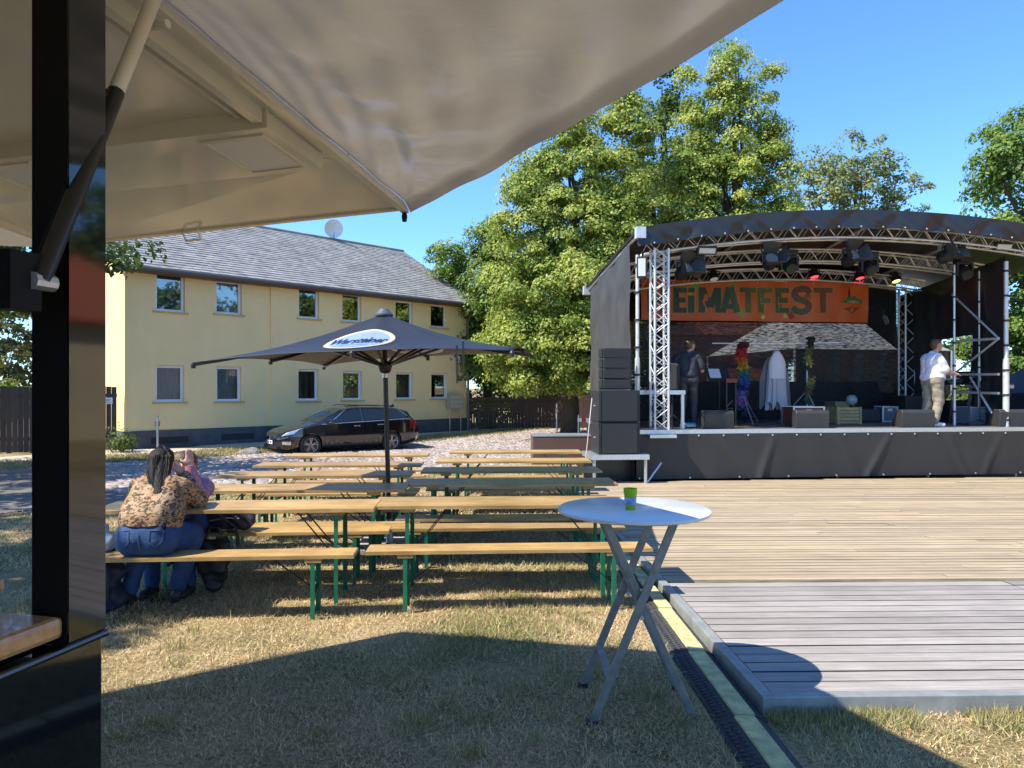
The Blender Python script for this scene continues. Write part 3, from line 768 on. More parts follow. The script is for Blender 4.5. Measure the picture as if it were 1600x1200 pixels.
def leg_frame(t, x, sgn, hw, ztop, zlen, n_brace):
    """folding leg frame: two angle-steel legs, a top bar, a low bar, a brace to the plank"""
    for s in (-1, 1):
        y = s * hw
        MB().box(x - .016, x + .016, y - .003 if s > 0 else y - .003, y + .003, 0, zlen).box(x - .0165, x - .011, y - s * .034 if s > 0 else y + .003, y - .003 if s > 0 else y + .034, 0.004, zlen - .002).build('leg', M_green, t)
    MB().box(x - .015, x + .015, -hw + .036, hw - .036, zlen - .035, zlen - .005).build('cross_bar', M_green, t)
    MB().box(x - .010, x + .010, -hw + .036, hw - .036, zlen * .42, zlen * .42 + .03).build('cross_bar', M_dkst, t)
    for y in ((0,) if n_brace == 1 else (-hw * .45, hw * .45)):
        MB().bar((x, y, zlen * .44), (x - sgn * .34, y, ztop - .006), .018, .007).build('brace', M_dkst, t)
    MB().box(x - .06, x + .06, -hw * 1.05, hw * 1.05, ztop - .028, ztop).build('batten', M_pine, t)
def make_table():
    t = thing('beer_table', 'x', 'table')
    plank_top(2.2, .50, .77, .027, M_pine).build('tabletop', M_pine, t)
    leg_frame(t, -.80, -1, .215, .743, .74, 2); leg_frame(t, .80, 1, .215, .743, .74, 2)
    return t
def make_bench():
    t = thing('beer_bench', 'x', 'bench')
    plank_top(2.2, .25, .48, .027, M_pine).build('seat', M_pine, t)
    leg_frame(t, -.80, -1, .115, .453, .45, 1); leg_frame(t, .80, 1, .115, .453, .45, 1)
    return t
T0, B0 = make_table(), make_bench(); used = {'t': False, 'b': False}
def place(kind, x, y, rz, label, worn=False):
    src = T0 if kind == 't' else B0
    if not used[kind]: used[kind] = True; o = src
    else: o = copy_tree(src)
    o.location = (x, y, gz(x, y)); o.rotation_euler = (-.018 * 0, 0, rz); o['label'] = label
    o['group'] = 'beer tables in two columns' if kind == 't' else 'beer benches beside the tables'
    return o
ORD = ['nearest', 'second', 'third', 'fourth', 'farthest']
LY, LX = [5.88, 7.10, 8.45, 9.75, 11.45], [-2.20, -2.14, -2.27, -2.31, -2.42]
RY, RX = [6.12, 7.62, 8.98, 10.4, 12.2], [-.06, -.02, -.01, .02, .06]
tables = {}
for i in range(5):
    for col, X, Y in (('left', LX[i], LY[i]), ('right', RX[i], RY[i])):
        rz = R(2.6 if col == 'left' else 2.2) + random.uniform(-.012, .012)
        tables[(col, i)] = (X, Y, rz)
        where = f'{ORD[i]} row of the {col} column'
        place('t', X, Y, rz, f'orange pine beer table on green legs, {where}')
        for s, nm in ((-1, 'near'), (1, 'far')):
            dx = random.uniform(-.05, .05); d = .485 + random.uniform(-.03, .03)
            if col == 'right' and i == 0: dx = .025 if s < 0 else .0
            if col == 'left' and i == 0 and s < 0: dx = -.10
            place('b', X + dx - s * d * math.sin(rz), Y + s * d * math.cos(rz), rz + random.uniform(-.02, .02), f'orange beer bench, {nm} side of table, {where}')

# ------------------------------------------------------------------ parasol
UX, UY = -1.345, 7.95
um = thing('parasol', 'large square navy blue parasol with white oval beer logo over the tables', 'parasol', (UX, UY, gz(UX, UY)))
M_can = mat('navy_canvas', (0.013, 0.016, 0.025), 0.55, var=0.15, scale=4, transl=0.04, bump=0.05, bscale=300, spec=0.45)
M_pole = mat('brown_black_pole', (0.02, 0.013, 0.011), 0.35, 0.2)
ug = Vector((UX, UY, gz(UX, UY)))
apex = P(600, 491, UY - .0) - ug
cA = P(302, 566, 6.50) - ug; cD = P(800, 548, 6.45) - ug; cB = P(506, 571, 9.40) - ug; cC = P(831, 554, 9.40) - ug
mids = [(a + c) / 2 + Vector((0, 0, .05)) for a, c in ((cA, cD), (cD, cC), (cC, cB), (cB, cA))]
ring = [cA, mids[0], cD, mids[1], cC, mids[2], cB, mids[3]]
b = MB(); nr, nseg = 14, 10
def rim(u):                                        # u 0..8 round the edge; slack cloth between ribs
    i = int(u) % 8; f = u - int(u); p = ring[i].lerp(ring[(i + 1) % 8], f)
    return p + Vector((0, 0, .022 * math.sin(math.pi * f)))
def can(u, r):
    e = rim(u); p = apex.lerp(e, .035 + .965 * r); f = u - int(u)
    return p + Vector((0, 0, -.09 * math.sin(math.pi * r) * 0.7 - .02 * math.sin(math.pi * f) * math.sin(math.pi * r)))
k0 = len(b.v)
NU = 80
for i in range(NU):
    for j in range(nr + 1): b.v.append(tuple(can(i * 8 / NU, j / nr)))
for i in range(NU):
    for j in range(nr):
        a = i * (nr + 1) + j; c = ((i + 1) % NU) * (nr + 1) + j
        b.f.append((a, a + 1, c + 1, c))
canopy = b.build('canopy', M_can, um, smooth='all')
sol = canopy.modifiers.new('cloth', 'SOLIDIFY'); sol.thickness = .003
MB().lathe([(.0, .06), (.05, .055), (.07, .03), (.10, .0), (.10, -.02), (.0, -.02)], 16, apex).build('cap', mat('cap_grey', (0.06, 0.08, 0.10), .5), um, smooth=True)
foot = Vector((.0, 0, 0)); lean = (apex - foot)
def on_pole(z): return foot + lean * (z / lean.z)
MB().tube([foot + Vector((0, 0, .02)), apex - Vector((0, 0, .03))], .026, 14).build('pole', M_pole, um, smooth=True)
MB().lathe([(.07, .0), (.07, .03), (.04, .06), (.035, .3), (.028, .32)], 14).build('base_socket', M_steel, um, smooth=True)
MB().box(-.35, .35, -.35, .35, .0, .05).build('base_plate', mat('concrete_slab', (0.3, 0.29, 0.27), .9, var=.2), um)
hubz = 1.99
hub = on_pole(hubz)
MB().lathe([(.045, -.07), (.06, -.05), (.075, .0), (.07, .04), (.04, .06)], 14, hub).build('runner_hub', M_pole, um, smooth=True)
MB().lathe([(.034, -.12), (.036, -.12), (.036, -.075), (.034, -.075)], 14, hub).build('steel_collar', M_alu, um)
for i in range(8):
    e = ring[i]; rb = MB()
    pts = [apex.lerp(e, t) + Vector((0, 0, -.09 * math.sin(math.pi * t) * .7 - .022)) for t in (.04, .3, .6, .85, 1.0)]
    for q in range(4): rb.bar(pts[q], pts[q + 1], .022, .03)
    o = rb.build('rib', M_pole, um)
    mid = apex.lerp(e, .46) + Vector((0, 0, -.09))
    MB().bar(hub + (mid - hub).normalized() * .06, mid, .022, .024).build('strut', M_pole, o)
    MB().lathe([(.022, -.035), (.024, .0), (.016, .02)], 8, e + Vector((0, 0, -.02))).build('rib_tip', M_black, o)
for px, py, ln in ((712, 541, .33), (722, 535, .30)):
    p = P(px, py, 6.44) - ug
    MB().add([p + Vector((0, 0, .01)), p + Vector((.018, 0, .01)), p + Vector((.022, .01, -ln)), p + Vector((.004, .01, -ln)),
              p + Vector((0, .004, .01)), p + Vector((.018, .004, .01)), p + Vector((.022, .014, -ln)), p + Vector((.004, .014, -ln))],
             [(0, 1, 2, 3), (7, 6, 5, 4), (0, 4, 5, 1), (1, 5, 6, 2), (2, 6, 7, 3), (3, 7, 4, 0)]).build('strap', M_black, um)
# printed oval: follows the cloth
def canopy_print(u0, uw, r0, rw, name, txt, below=False):
    dz = Vector((0, 0, -.008 if below else .007))
    def pt(a, c, lift=0.0):                          # a,c in -1..1 across the oval
        r = r0 + c * rw; u = u0 + a * uw / r
        p = can(u % 8, r); return p + dz * (1 + lift)
    def disc(sc, lift, nm, m, parent):
        q = MB(); n = 40; q.v.append(tuple(pt(0, 0, lift)))
        for rr in (.33, .66, 1.0):
            for k in range(n): q.v.append(tuple(pt(sc * rr * math.cos(6.2832 * k / n), sc * rr * math.sin(6.2832 * k / n), lift)))
        for k in range(n): q.f.append((0, 1 + k, 1 + (k + 1) % n))
        for rr in range(2):
            for k in range(n):
                a = 1 + rr * n + k; c = 1 + rr * n + (k + 1) % n; q.f.append((a, a + n, c + n, c))
        return q.build(nm, m, parent)
    d0 = disc(1.0, 0, name, mat('print_gold', (0.42, 0.34, 0.20), .5), canopy)
    disc(.94, .3, 'print_field', mat('print_white', (0.50, 0.53, 0.60), .5), d0)
    disc(.86, .5, 'print_field', mat('print_line', (0.25, 0.33, 0.62), .5), d0)
    disc(.84, .7, 'print_field', mat('print_pale', (0.20, 0.28, 0.58), .5), d0)
    for body, sz, cy, m in txt:
        me = text_mesh(body, sz, m, bold=.012 if sz > .3 else .0)
        for v in me.vertices: v.co = pt(v.co.x * .88, cy - v.co.y * 2.1, 1.1)
        link('lettering', me, d0)
M_ink = mat('print_ink', (0.012, 0.012, 0.014), .5); M_inkb = mat('print_blue', (0.10, 0.16, 0.40), .5); M_inkg = mat('print_tan', (0.45, 0.40, 0.28), .5)
canopy_print(.93, .225, .60, .30, 'logo_oval', [('Warsteiner', .40, .05, M_ink), ('PREMIUM VERUM', .13, .55, M_inkb), ('SEIT 1753', .13, -.55, M_inkg)])
canopy_print(4.95, .225, .60, .28, 'logo_oval', [('Warsteiner', .40, .0, M_ink)], below=True)

# ------------------------------------------------------------------ bistro table and cup
BX, BY = .647, 3.85
bz = gz(BX, BY)
bt = thing('bistro_table', 'round white topped standing table on crossed grey metal legs', 'table', (BX, BY, bz))
TH = 1.045
MB().lathe([(.0, TH - .022), (.392, TH - .022), (.402, TH - .016), (.402, TH - .004), (.395, TH), (.0, TH)], 72).build('tabletop', mat('white_laminate', (0.66, 0.68, 0.70), .22, var=.03, scale=5), bt, smooth=True)
M_leg = mat('brushed_leg', (0.23, 0.235, 0.23), .45, .5, var=.25, scale=14)
for (tx, fx, dy) in ((.47 - BX, .925 - BX, .185), (.815 - BX, .400 - BX, .228)):
    for s in (-1, 1):
        MB().bar((tx, s * dy, TH - .03), (fx, s * dy, .0), .022, .040).build('leg', M_leg, bt, bevel=.003)
    MB().bar((tx, -dy - .02, TH - .034), (tx, dy + .02, TH - .034), .03, .022).build('top_bar', M_leg, bt)
    k = .22; cx = fx + (tx - fx) * k
    MB().bar((cx, -dy + .011, (TH) * k), (cx, dy - .011, TH * k), .022, .036, up=(1, 0, .4)).build('cross_bar', M_leg, bt)
    MB().box(fx - .03, fx + .03, -dy - .018, -dy + .018, -.004, .02).build('foot_cap', M_black, bt)
    MB().box(fx - .03, fx + .03, dy - .018, dy + .018, -.004, .02).build('foot_cap', M_black, bt)
for s in (-1, 1): MB().tube([(-.0, s * .165, TH * .515), (-.0, s * .255, TH * .515)], .011, 8).build('pivot', M_alu, bt)
cp = P(985, 790, 3.80)
cup = thing('plastic_cup', 'lime green plastic cup with blue label on the bistro table', 'cup', (cp.x, 3.80, bz + TH))
M_lime = mat('lime_plastic', (0.42, 0.62, 0.02), .35, transl=.35)
MB().lathe([(.0, .001), (.026, .001), (.030, .05), (.033, .082), (.030, .082), (.027, .05), (.0, .008)], 24).build('cup_body', M_lime, cup, smooth=True)
MB().lathe([(.035, .080), (.036, .112), (.033, .112), (.0325, .082)], 24).build('rim', M_lime, cup, smooth=True)
lab = MB().lathe([(.0293, .030), (.0328, .066)], 24); lab.f = lab.f[:-2]; lab.build('label_band', mat('cup_label', (0.03, 0.13, 0.42), .4, col2=(0.5, 0.6, 0.75), scale=30), cup, smooth=True)
# ------------------------------------------------------------------ car
def interp(x, tab):
    for i in range(len(tab) - 1):
        if x <= tab[i + 1][0]:
            t = (x - tab[i][0]) / (tab[i + 1][0] - tab[i][0]); t = max(0, min(1, t)); t = t * t * (3 - 2 * t) * .35 + t * .65
            return tab[i][1] + (tab[i + 1][1] - tab[i][1]) * t
    return tab[-1][1]
TOP = [(0, .60), (.08, .72), (.3, .80), (.7, .90), (1.15, 1.0), (1.6, 1.23), (2.05, 1.42), (2.5, 1.485), (3.2, 1.48), (3.9, 1.42), (4.3, 1.33), (4.48, 1.12), (4.6, .98), (4.7, .80)]
WID = [(0, .55), (.1, .70), (.3, .82), (.7, .885), (1.2, .905), (3.6, .905), (4.2, .87), (4.5, .82), (4.7, .70)]
BOT = [(0, .30), (.15, .22), (.6, .20), (4.1, .20), (4.5, .27), (4.7, .38)]
BELT = [(0, .56), (.3, .74), (.7, .84), (1.15, .93), (2.5, .965), (4.2, 1.03), (4.5, .98), (4.7, .76)]
RW = [(0, .46), (.3, .70), (.8, .76), (1.15, .76), (1.7, .66), (2.1, .60), (3.6, .585), (4.3, .60), (4.6, .66), (4.7, .60)]
def csec(x):
    w, zt, zb_, be, rw = interp(x, WID), interp(x, TOP), interp(x, BOT), interp(x, BELT), interp(x, RW)
    be = min(be, zt - .04)
    return [(0, zb_), (w * .86, zb_), (w * .965, zb_ + .10), (w, .48 if zb_ < .42 else zb_ + .15), (w * 1.0, max(.62, zb_ + .22) if be > .66 else be - .02), (w * .975, be), (w * .955, be + .012),
            (rw + (w * .955 - rw) * .12, zt - .055 if zt - be > .12 else zt - .02), (rw * .90, zt - .018), (rw * .5, zt - .002), (0, zt + .006)]
def car_pt(x, k):                                   # k along the half section
    s = csec(x); i = min(int(k), len(s) - 2); f = k - i
    return Vector((x, s[i][0] + (s[i + 1][0] - s[i][0]) * f, s[i][1] + (s[i + 1][1] - s[i][1]) * f))
xsn = [0, .03, .08, .15, .3, .5, .7, .9, 1.1, 1.15, 1.3, 1.5, 1.7, 1.9, 2.05, 2.25, 2.5, 2.8, 3.2, 3.6, 3.9, 4.1, 4.3, 4.4, 4.48, 4.55, 4.62, 4.7]
b = MB(); m = 11
for x in xsn:
    s = csec(x); ringp = [(x, -y, z) for y, z in s] + [(x, y, z) for y, z in reversed(s[1:-1])]
    b.v += ringp
nn = 2 * m - 2
for i in range(len(xsn) - 1):
    for j in range(nn):
        a = i * nn + j; c = i * nn + (j + 1) % nn; b.f.append((a, c, c + nn, a + nn))
b.f.append(tuple(range(nn))); b.f.append(tuple(reversed(range((len(xsn) - 1) * nn, len(xsn) * nn))))
M_paint = mat('black_car_paint', (0.006, 0.006, 0.008), .12, coat=1.0, spec=.6)
M_cg = mat('car_glass', (0.012, 0.016, 0.015), .03, spec=.9)
M_chr = mat('chrome', (0.75, 0.76, 0.78), .12, 1.0)
M_rubber = mat('tyre', (0.014, 0.014, 0.014), .8)
M_rim = mat('alloy', (0.50, 0.51, 0.53), .3, .9)
ca = R(36); cpos = P(484, 700, 22.0)
car = thing('parked_car', 'black estate car parked nose left in front of the yellow house', 'car')
bodym = b.mesh('body', M_paint)
body = link('body', bodym, car)
cut = MB()
for x in (.93, 3.62):
    for s in (-1, 1): cut.lathe([(.365, s * .60), (.365, s * 1.1)], 28, (x, 0, .335), 'y')
co = link('cutter', cut.mesh('cutter'))
bo = body.modifiers.new('arches', 'BOOLEAN'); bo.object = co; bo.operation = 'DIFFERENCE'; bo.solver = 'EXACT'
bpy.context.view_layer.update()
nm = bpy.data.meshes.new_from_object(body.evaluated_get(bpy.context.evaluated_depsgraph_get()))
body.modifiers.clear(); body.data = nm; nm.name = 'body'; nm.materials.clear(); nm.materials.append(M_paint); nm.shade_smooth(); nm.set_sharp_from_angle(angle=R(35))
bpy.data.objects.remove(co)
def patch(name, xa, xb, ka, kb, m, side, parent, off_=.006, nx=10, nk=6):
    """panel lying on the body: xa/xb may depend on k (slanted pillars)"""
    q = MB()
    def fn(u, v):
        k = ka + (kb - ka) * v; x0 = xa(v) if callable(xa) else xa; x1 = xb(v) if callable(xb) else xb
        x = x0 + (x1 - x0) * u; p = car_pt(x, k)
        e = .01; n = (car_pt(x + e, k) - car_pt(x - e, k)).cross(car_pt(x, min(k + e, 9.99)) - car_pt(x, k - e)).normalized()
        if n.y < 0 and k < 9: n = -n
        if k >= 9 and n.z < 0: n = -n
        p = p + n * off_; p.y *= side; return p
    q.grid(fn, nx, nk); return q.build(name, m, parent, smooth='all')
for side in (-1, 1):
    lin = lambda a, c: (lambda v: a + (c - a) * v)
    for nm_, a, c_ in (('front_side_window', lin(1.42, 2.12), 2.60), ('rear_side_window', 2.66, 3.52), ('quarter_window', lin(3.58, 3.56), lin(4.34, 3.92))):
        w = patch(nm_, a, c_, 6.12, 6.93, M_cg, side, body)
    # chrome line round the glass
    pts = [car_pt(1.32 + (4.36 - 1.32) * i / 24, 6.04) for i in range(25)]
    top = [car_pt(4.40 - .42 * i / 5, 6.1 + .88 * i / 5) for i in range(1, 6)] + [car_pt(3.9 - (3.9 - 2.1) * i / 14, 6.98) for i in range(1, 15)] + [car_pt(2.1 - .8 * i / 8, 6.98 - .92 * i / 8) for i in range(1, 9)]
    pts += top
    MB().tube([(p.x, side * (p.y + .010), p.z) for p in pts], .010, 6).build('chrome_trim', M_chr, body)
    for x in (2.63, 3.55): 
        p0, p1 = car_pt(x, 6.05), car_pt(x, 6.95); MB().bar((x, side * (p0.y + .008), p0.z), (x, side * (p1.y + .008), p1.z), .035, .006, up=(1, 0, 0)).build('door_pillar', M_chr if x < 3 else M_black, body)
    for x in (1.38, 2.62, 3.40):
        pts = [car_pt(x, 2.0 + 4 * i / 8) for i in range(9)]; MB().tube([(p.x, side * (p.y + .001), p.z) for p in pts], .004, 4).build('door_seam', M_rubber, body)
    for x in (2.42, 3.22):
        p = car_pt(x, 4.75); MB().box(x - .10, x + .10, min(side * p.y, side * (p.y + .03)), max(side * p.y, side * (p.y + .03)), p.z - .015, p.z + .015).build('door_handle', M_chr, body, bevel=.006)
    p = car_pt(1.55, 5.9)
    MB().lathe([(.02, -.12), (.075, -.10), (.09, 0), (.07, .10), (.02, .12)], 12, (1.55, side * (p.y + .12), p.z + .07), 'y').build('wing_mirror', M_paint, body, smooth=True)
    patch('headlight', lambda v: .10 + .05 * v, lambda v: .40 + .34 * v, 4.35, 5.6, mat('headlamp', (0.55, 0.58, 0.62), .08, .4), side, body, .008, 8, 4)
    patch('tail_light', lambda v: 4.28 + .04 * v, 4.58, 4.3, 5.6, mat('tail_lamp', (0.20, 0.006, 0.008), .15), side, body, .010, 6, 4)
    patch('fog_lamp_trim', .12, .34, 2.3, 2.9, M_chr, side, body, .008, 6, 3)
    patch('sill_trim', 1.4, 3.2, 1.9, 2.25, M_black, side, body, .006, 6, 2)
ws = patch('windscreen', lambda v: 1.22, lambda v: 2.02, 7.3, 9.99, M_cg, 1, body, .006); patch('windscreen', 1.22, 2.02, 7.3, 9.99, M_cg, -1, body, .006)
patch('rear_window', 4.33, 4.54, 7.6, 9.99, M_cg, 1, body, .006); patch('rear_window', 4.33, 4.54, 7.6, 9.99, M_cg, -1, body, .006)
MB().box(-.018, .02, -.42, .42, .50, .60).build('grille', M_black, body)
for z in (.525, .575): MB().box(-.03, .0, -.44, .44, z, z + .014).build('grille_bar', M_chr, body)
em = MB().lathe([(.045, -.006), (.06, -.006), (.06, .006), (.045, .006)], 16, (-.04, 0, .555), 'x').build('emblem', M_chr, body)
MB().bar((-.042, -.075, .548), (-.042, .075, .562), .012, .012).build('emblem_bolt', M_chr, em)
pl = MB().box(-.035, -.02, -.26, .26, .37, .48).build('number_plate', mat('plate_white', (0.72, 0.73, 0.74), .4), body)
for k in range(7):
    if k != 3: MB().box(-.0375, -.0352, -.19 + k * .054, -.155 + k * .054, .395, .455).build('plate_letter', M_black, pl)
MB().box(-.01, .1, -.6, .6, .24, .33).build('lower_grille', M_black, body)
MB().prism([(3.95, 1.42), (4.1, 1.52), (4.13, 1.52), (4.12, 1.41)], -.02, .02).build('antenna_fin', M_black, body)
for s in (-1, 1): MB().tube([(2.2, s * .56, 1.475), (2.3, s * .56, 1.51), (3.8, s * .55, 1.475), (3.9, s * .55, 1.435)], .014, 6).build('roof_rail', M_black, body)
for x in (.93, 3.62):
    for s in (-1, 1):
        w = link('wheel', MB().lathe([(.20, -.10), (.30, -.105), (.325, -.08), (.33, 0), (.325, .08), (.30, .105), (.20, .10)], 32, ax='y').mesh('wheel', M_rubber, True), car, (x, s * .79, .33))
        rim_ = MB()
        rim_.lathe([(.212, -.10), (.222, -.107), (.222, -.09), (.205, -.085)], 32, ax='y')
        for k in range(5):
            for d in (-.16, .16):
                a = 2 * math.pi * k / 5 + d + .3
                rim_.bar((.03 * math.cos(a), -.085, .03 * math.sin(a)), (.212 * math.cos(a), -.098, .212 * math.sin(a)), .016, .036, up=(0, 1, 0))
        rim_.lathe([(.0, -.10), (.045, -.10), (.05, -.08)], 16, ax='y')
        o = rim_.build('rim', M_rim, w)
        MB().lathe([(.0, -.04), (.205, -.04), (.205, .05)], 24, ax='y').build('brake_disc', M_black, w)
        if s > 0: o.rotation_euler = (0, 0, math.pi)
cl = Matrix.Rotation(ca, 4, 'Z')
fwl = cl @ Vector((.93, -.79, 0))
Yf = 21.9; Xf = (484 - 800) / F * Yf
car.location = (Xf - fwl.x, Yf - fwl.y, 0); car.rotation_euler = (0, 0, ca)
pf, pr = cl @ Vector((.93, 0, 0)), cl @ Vector((3.62, 0, 0))
zf = H - (712.5 - Y0) / F * Yf
car.location.z = zf - .0
zr = gz(car.location.x + pr.x, car.location.y + pr.y)

# ------------------------------------------------------------------ trees
M_bark = mat('bark', (0.075, 0.058, 0.042), .95, var=.4, scale=5, stretch=(3, 3, .7), bump=.8, bscale=14)
M_leaf = mat('leaf', (1, 1, 1), .55, attr='tint', transl=.45, spec=.35)
def leaf_mesh(lobes, nclump, per, ls, c0, c1, clr=.55, shell=.62, seed=0, droop=.25, core=0.0):
    g = np.random.default_rng(seed)
    vol = np.array([l[3] * l[4] * l[5] for l in lobes]) ** .75; vol = vol / vol.sum()
    which = g.choice(len(lobes), nclump, p=vol); Lb = np.array(lobes)[which]
    d = g.normal(size=(nclump, 3)); d /= np.linalg.norm(d, axis=1)[:, None]
    r = shell + (1 - shell) * g.uniform(0, 1, nclump) ** .6
    inn = g.uniform(0, 1, nclump) < core; r[inn] *= g.uniform(.2, .8, inn.sum())
    # uneven outline
    r *= 1 + .13 * np.sin(d[:, 0] * 7 + d[:, 2] * 5 + seed) + .09 * np.sin(d[:, 1] * 11 + d[:, 2] * 13)
    cc = Lb[:, :3] + d * Lb[:, 3:6] * r[:, None]
    cr = clr * g.uniform(.55, 1.3, nclump)
    tone = g.uniform(0, 1, nclump)
    n = nclump * per; ci = np.repeat(np.arange(nclump), per)
    od = g.normal(size=(n, 3)); od[:, 2] = np.abs(od[:, 2]) * .9 - .25; od /= np.linalg.norm(od, axis=1)[:, None]
    o = od * (cr[ci] * g.uniform(.45, 1.05, n) ** .6)[:, None] * np.array([1.0, 1.0, .72]) + g.normal(size=(n, 3)) * .05
    o[:, 2] -= droop * (o[:, 0] ** 2 + o[:, 1] ** 2) / cr[ci]
    pos = cc[ci] + o
    # leaf planes: roughly facing up and out, hanging a little
    out = od * .9 + d[ci] * .35 + g.normal(size=(n, 3)) * .42 + np.array([-.12, -.08, .25]); out /= np.linalg.norm(out, axis=1)[:, None]
    t = np.cross(out, g.normal(size=(n, 3))); t /= np.linalg.norm(t, axis=1)[:, None]
    s = np.cross(out, t); sz = ls * g.uniform(.6, 1.25, n)
    V = np.empty((n, 4, 3))
    V[:, 0] = pos - t * sz[:, None] * .55; V[:, 1] = pos + s * sz[:, None] * .36 + out * sz[:, None] * .06
    V[:, 2] = pos + t * sz[:, None] * .55 - out * sz[:, None] * .08; V[:, 3] = pos - s * sz[:, None] * .36 + out * sz[:, None] * .06
    k = np.clip(tone[ci] * .75 + g.normal(0, .22, n), 0, 1)[:, None]
    col = (np.array(c0) * (1 - k) + np.array(c1) * k) * g.uniform(.75, 1.2, n)[:, None]
    return np_mesh('crown', V.reshape(-1, 3), np.arange(4 * n).reshape(-1, 4), M_leaf, col), cc
def tree(name, label, x, y, h, lobes, nclump, per, ls, c0, c1, tr_r=.3, seed=0, group='trees round the square', limbs=9, clr=.55, shell=.62, core=0.0, bole=.5):
    z = gz(x, y); t = thing(name, label, 'tree', (x, y, z), 0, group)
    me, cc = leaf_mesh(lobes, nclump, per, ls, c0, c1, clr, shell, seed, core=core)
    link('crown', me, t)
    g = random.Random(seed); b = MB()
    top = h * .82; pts = [Vector((g.uniform(-.12, .12) * i * .6, g.uniform(-.12, .12) * i * .6, top * i / 7 - (.3 if i == 0 else 0))) for i in range(8)]
    b.tube(pts, [tr_r * 1.25] + [tr_r * (1 - .12 * i) for i in range(1, 8)], 10)
    for k in range(limbs):
        i = g.randint(2, 6); p0 = pts[i]; l = lobes[k % len(lobes)]
        tgt = Vector(cc[g.randrange(len(cc))]) if k >= len(lobes) else Vector(l[:3]) + Vector((g.uniform(-.3, .3), g.uniform(-.3, .3), 0))
        if tgt.z < p0.z: p0 = pts[max(1, int(7 * tgt.z / top * .7))] if tgt.z > 0 else pts[1]
        m1 = p0.lerp(tgt, .5) + Vector((g.uniform(-.4, .4), g.uniform(-.4, .4), g.uniform(.0, .5)))
        b.tube([p0, p0.lerp(m1, .5) + Vector((0, 0, .1)), m1, m1.lerp(tgt, .6), tgt], [tr_r * .42, tr_r * .34, tr_r * .25, tr_r * .15, .02], 6)
    b.build('trunk', M_bark, t, smooth='all')
    return t
LIME0, LIME1 = (0.16, 0.25, 0.032), (0.56, 0.58, 0.13)
DK0, DK1 = (0.055, 0.11, 0.02), (0.16, 0.235, 0.045)
def spire(cx, cy, z0, z1, r, n=4, lean=0.0):          # stacked lobes narrowing upwards
    out = []
    for i in range(n):
        t = i / (n - 1); rr = r * (1 - .72 * t ** 1.35) * (.86 if i == 0 else 1)
        out.append((cx + lean * t, cy, z0 + (z1 - z0) * (.14 + .76 * t), rr, rr, (z1 - z0) / n * .82))
    return out
def TX(px, Y): return (px - 800) / F * Y
def TZ(py, Y, x=0): return H - (py - Y0) / F * Y + .3
Yt = 27.0; x = TX(890, Yt)
lb = spire(0, 0, 2.0, TZ(150, Yt), 3.0, 5) + spire(-1.5, -.6, 2.2, TZ(245, Yt), 2.1, 4) + spire(2.1, .1, 3.0, TZ(105, Yt) , 1.9, 4) + [(-1.6, -.8, 3.0, 1.6, 1.3, 1.2), (0.7, -1.2, 3.0, 1.7, 1.4, 1.2), (1.5, -1.4, 5.2, 1.6, 1.3, 1.5)]
tree('lime_tree', 'broad lime tree with pale flower bracts left of the stage', x, Yt, TZ(150, Yt), lb, 900, 235, .112, LIME0, LIME1, .34, 1, limbs=12, clr=.52)
Yt = 28.5; x = TX(1145, Yt)
lb = spire(0, 0, 2.2, TZ(52, Yt), 2.5, 5) + spire(-1.7, -.4, 3, TZ(150, Yt), 1.8, 4) + spire(1.5, -.3, 3, TZ(150, Yt), 1.6, 4) + [(-1.0, -1.5, 6.4, 1.4, 1.1, 1.2), (1.2, -1.5, 6.3, 1.5, 1.1, 1.2), (3., -1.2, 5.8, 1.2, 1.0, 1.0)]
tree('lime_tree', 'tallest pointed lime tree rising behind the stage roof', x, Yt, TZ(52, Yt), lb, 820, 235, .112, LIME0, LIME1, .34, 2, limbs=10, clr=.52)
Yt = 31.5; x = TX(1030, Yt)
lb = spire(0, 0, 2, TZ(85, Yt), 2.6, 5) + spire(-1.6, 0, 3, TZ(170, Yt), 2.0, 4) + spire(1.6, .4, 3, TZ(120, Yt), 1.8, 4)
tree('lime_tree', 'dark green lime tree standing between the two paler ones', x, Yt, TZ(85, Yt), lb, 520, 150, .14, DK0, DK1, .32, 3, clr=.6)
Yt = 32.5; x = TX(765, Yt)
lb = [(0, 0, 5.6, 2.3, 2.2, 2.6), (-.9, -.3, 3.6, 1.5, 1.6, 1.5), (.9, .1, 3.6, 1.6, 1.6, 1.5), (0.3, 0, 8.0, 1.2, 1.2, 1.3), (-1.9, -.2, 7.4, .8, .8, 1.0), (-1.6, 0, 5.4, 1.3, 1.2, 1.3), (.2, -1.2, 5.0, 1.6, 1.2, 1.4), (-.2, -1.2, 3.0, 1.7, 1.2, 1.1)]
tree('maple_tree', 'darker leafy tree beside the right end of the yellow house', x, Yt, 8.5, lb, 560, 130, .13, (0.09, 0.16, .025), (0.32, 0.42, 0.07), .26, 4, clr=.55, core=.2)
Yt = 36; x = TX(700, Yt)
tree('poplar_tree', 'thin wispy tree showing over the gable end of the yellow house', x, Yt, 9, [(0, 0, 7.0, .9, .9, 2.3), (.5, 0, 5.4, 1.0, .9, 1.5)], 90, 50, .15, DK0, (0.12, 0.17, .05), .14, 5, clr=.4)
Yt = 40; x = TX(1335, Yt)
lb = [(-2.1, 0, 12.6, 1.9, 1.6, 2.4), (.3, 0, 13.4, 2.1, 1.8, 2.6), (2.6, 0, 11.9, 1.3, 1.2, 1.9), (.2, -.4, 9.2, 3.4, 2.2, 2.6), (-1.8, 0, 8, 2.4, 2, 2.4), (3.4, 0, 9.6, 1.0, .9, .9)]
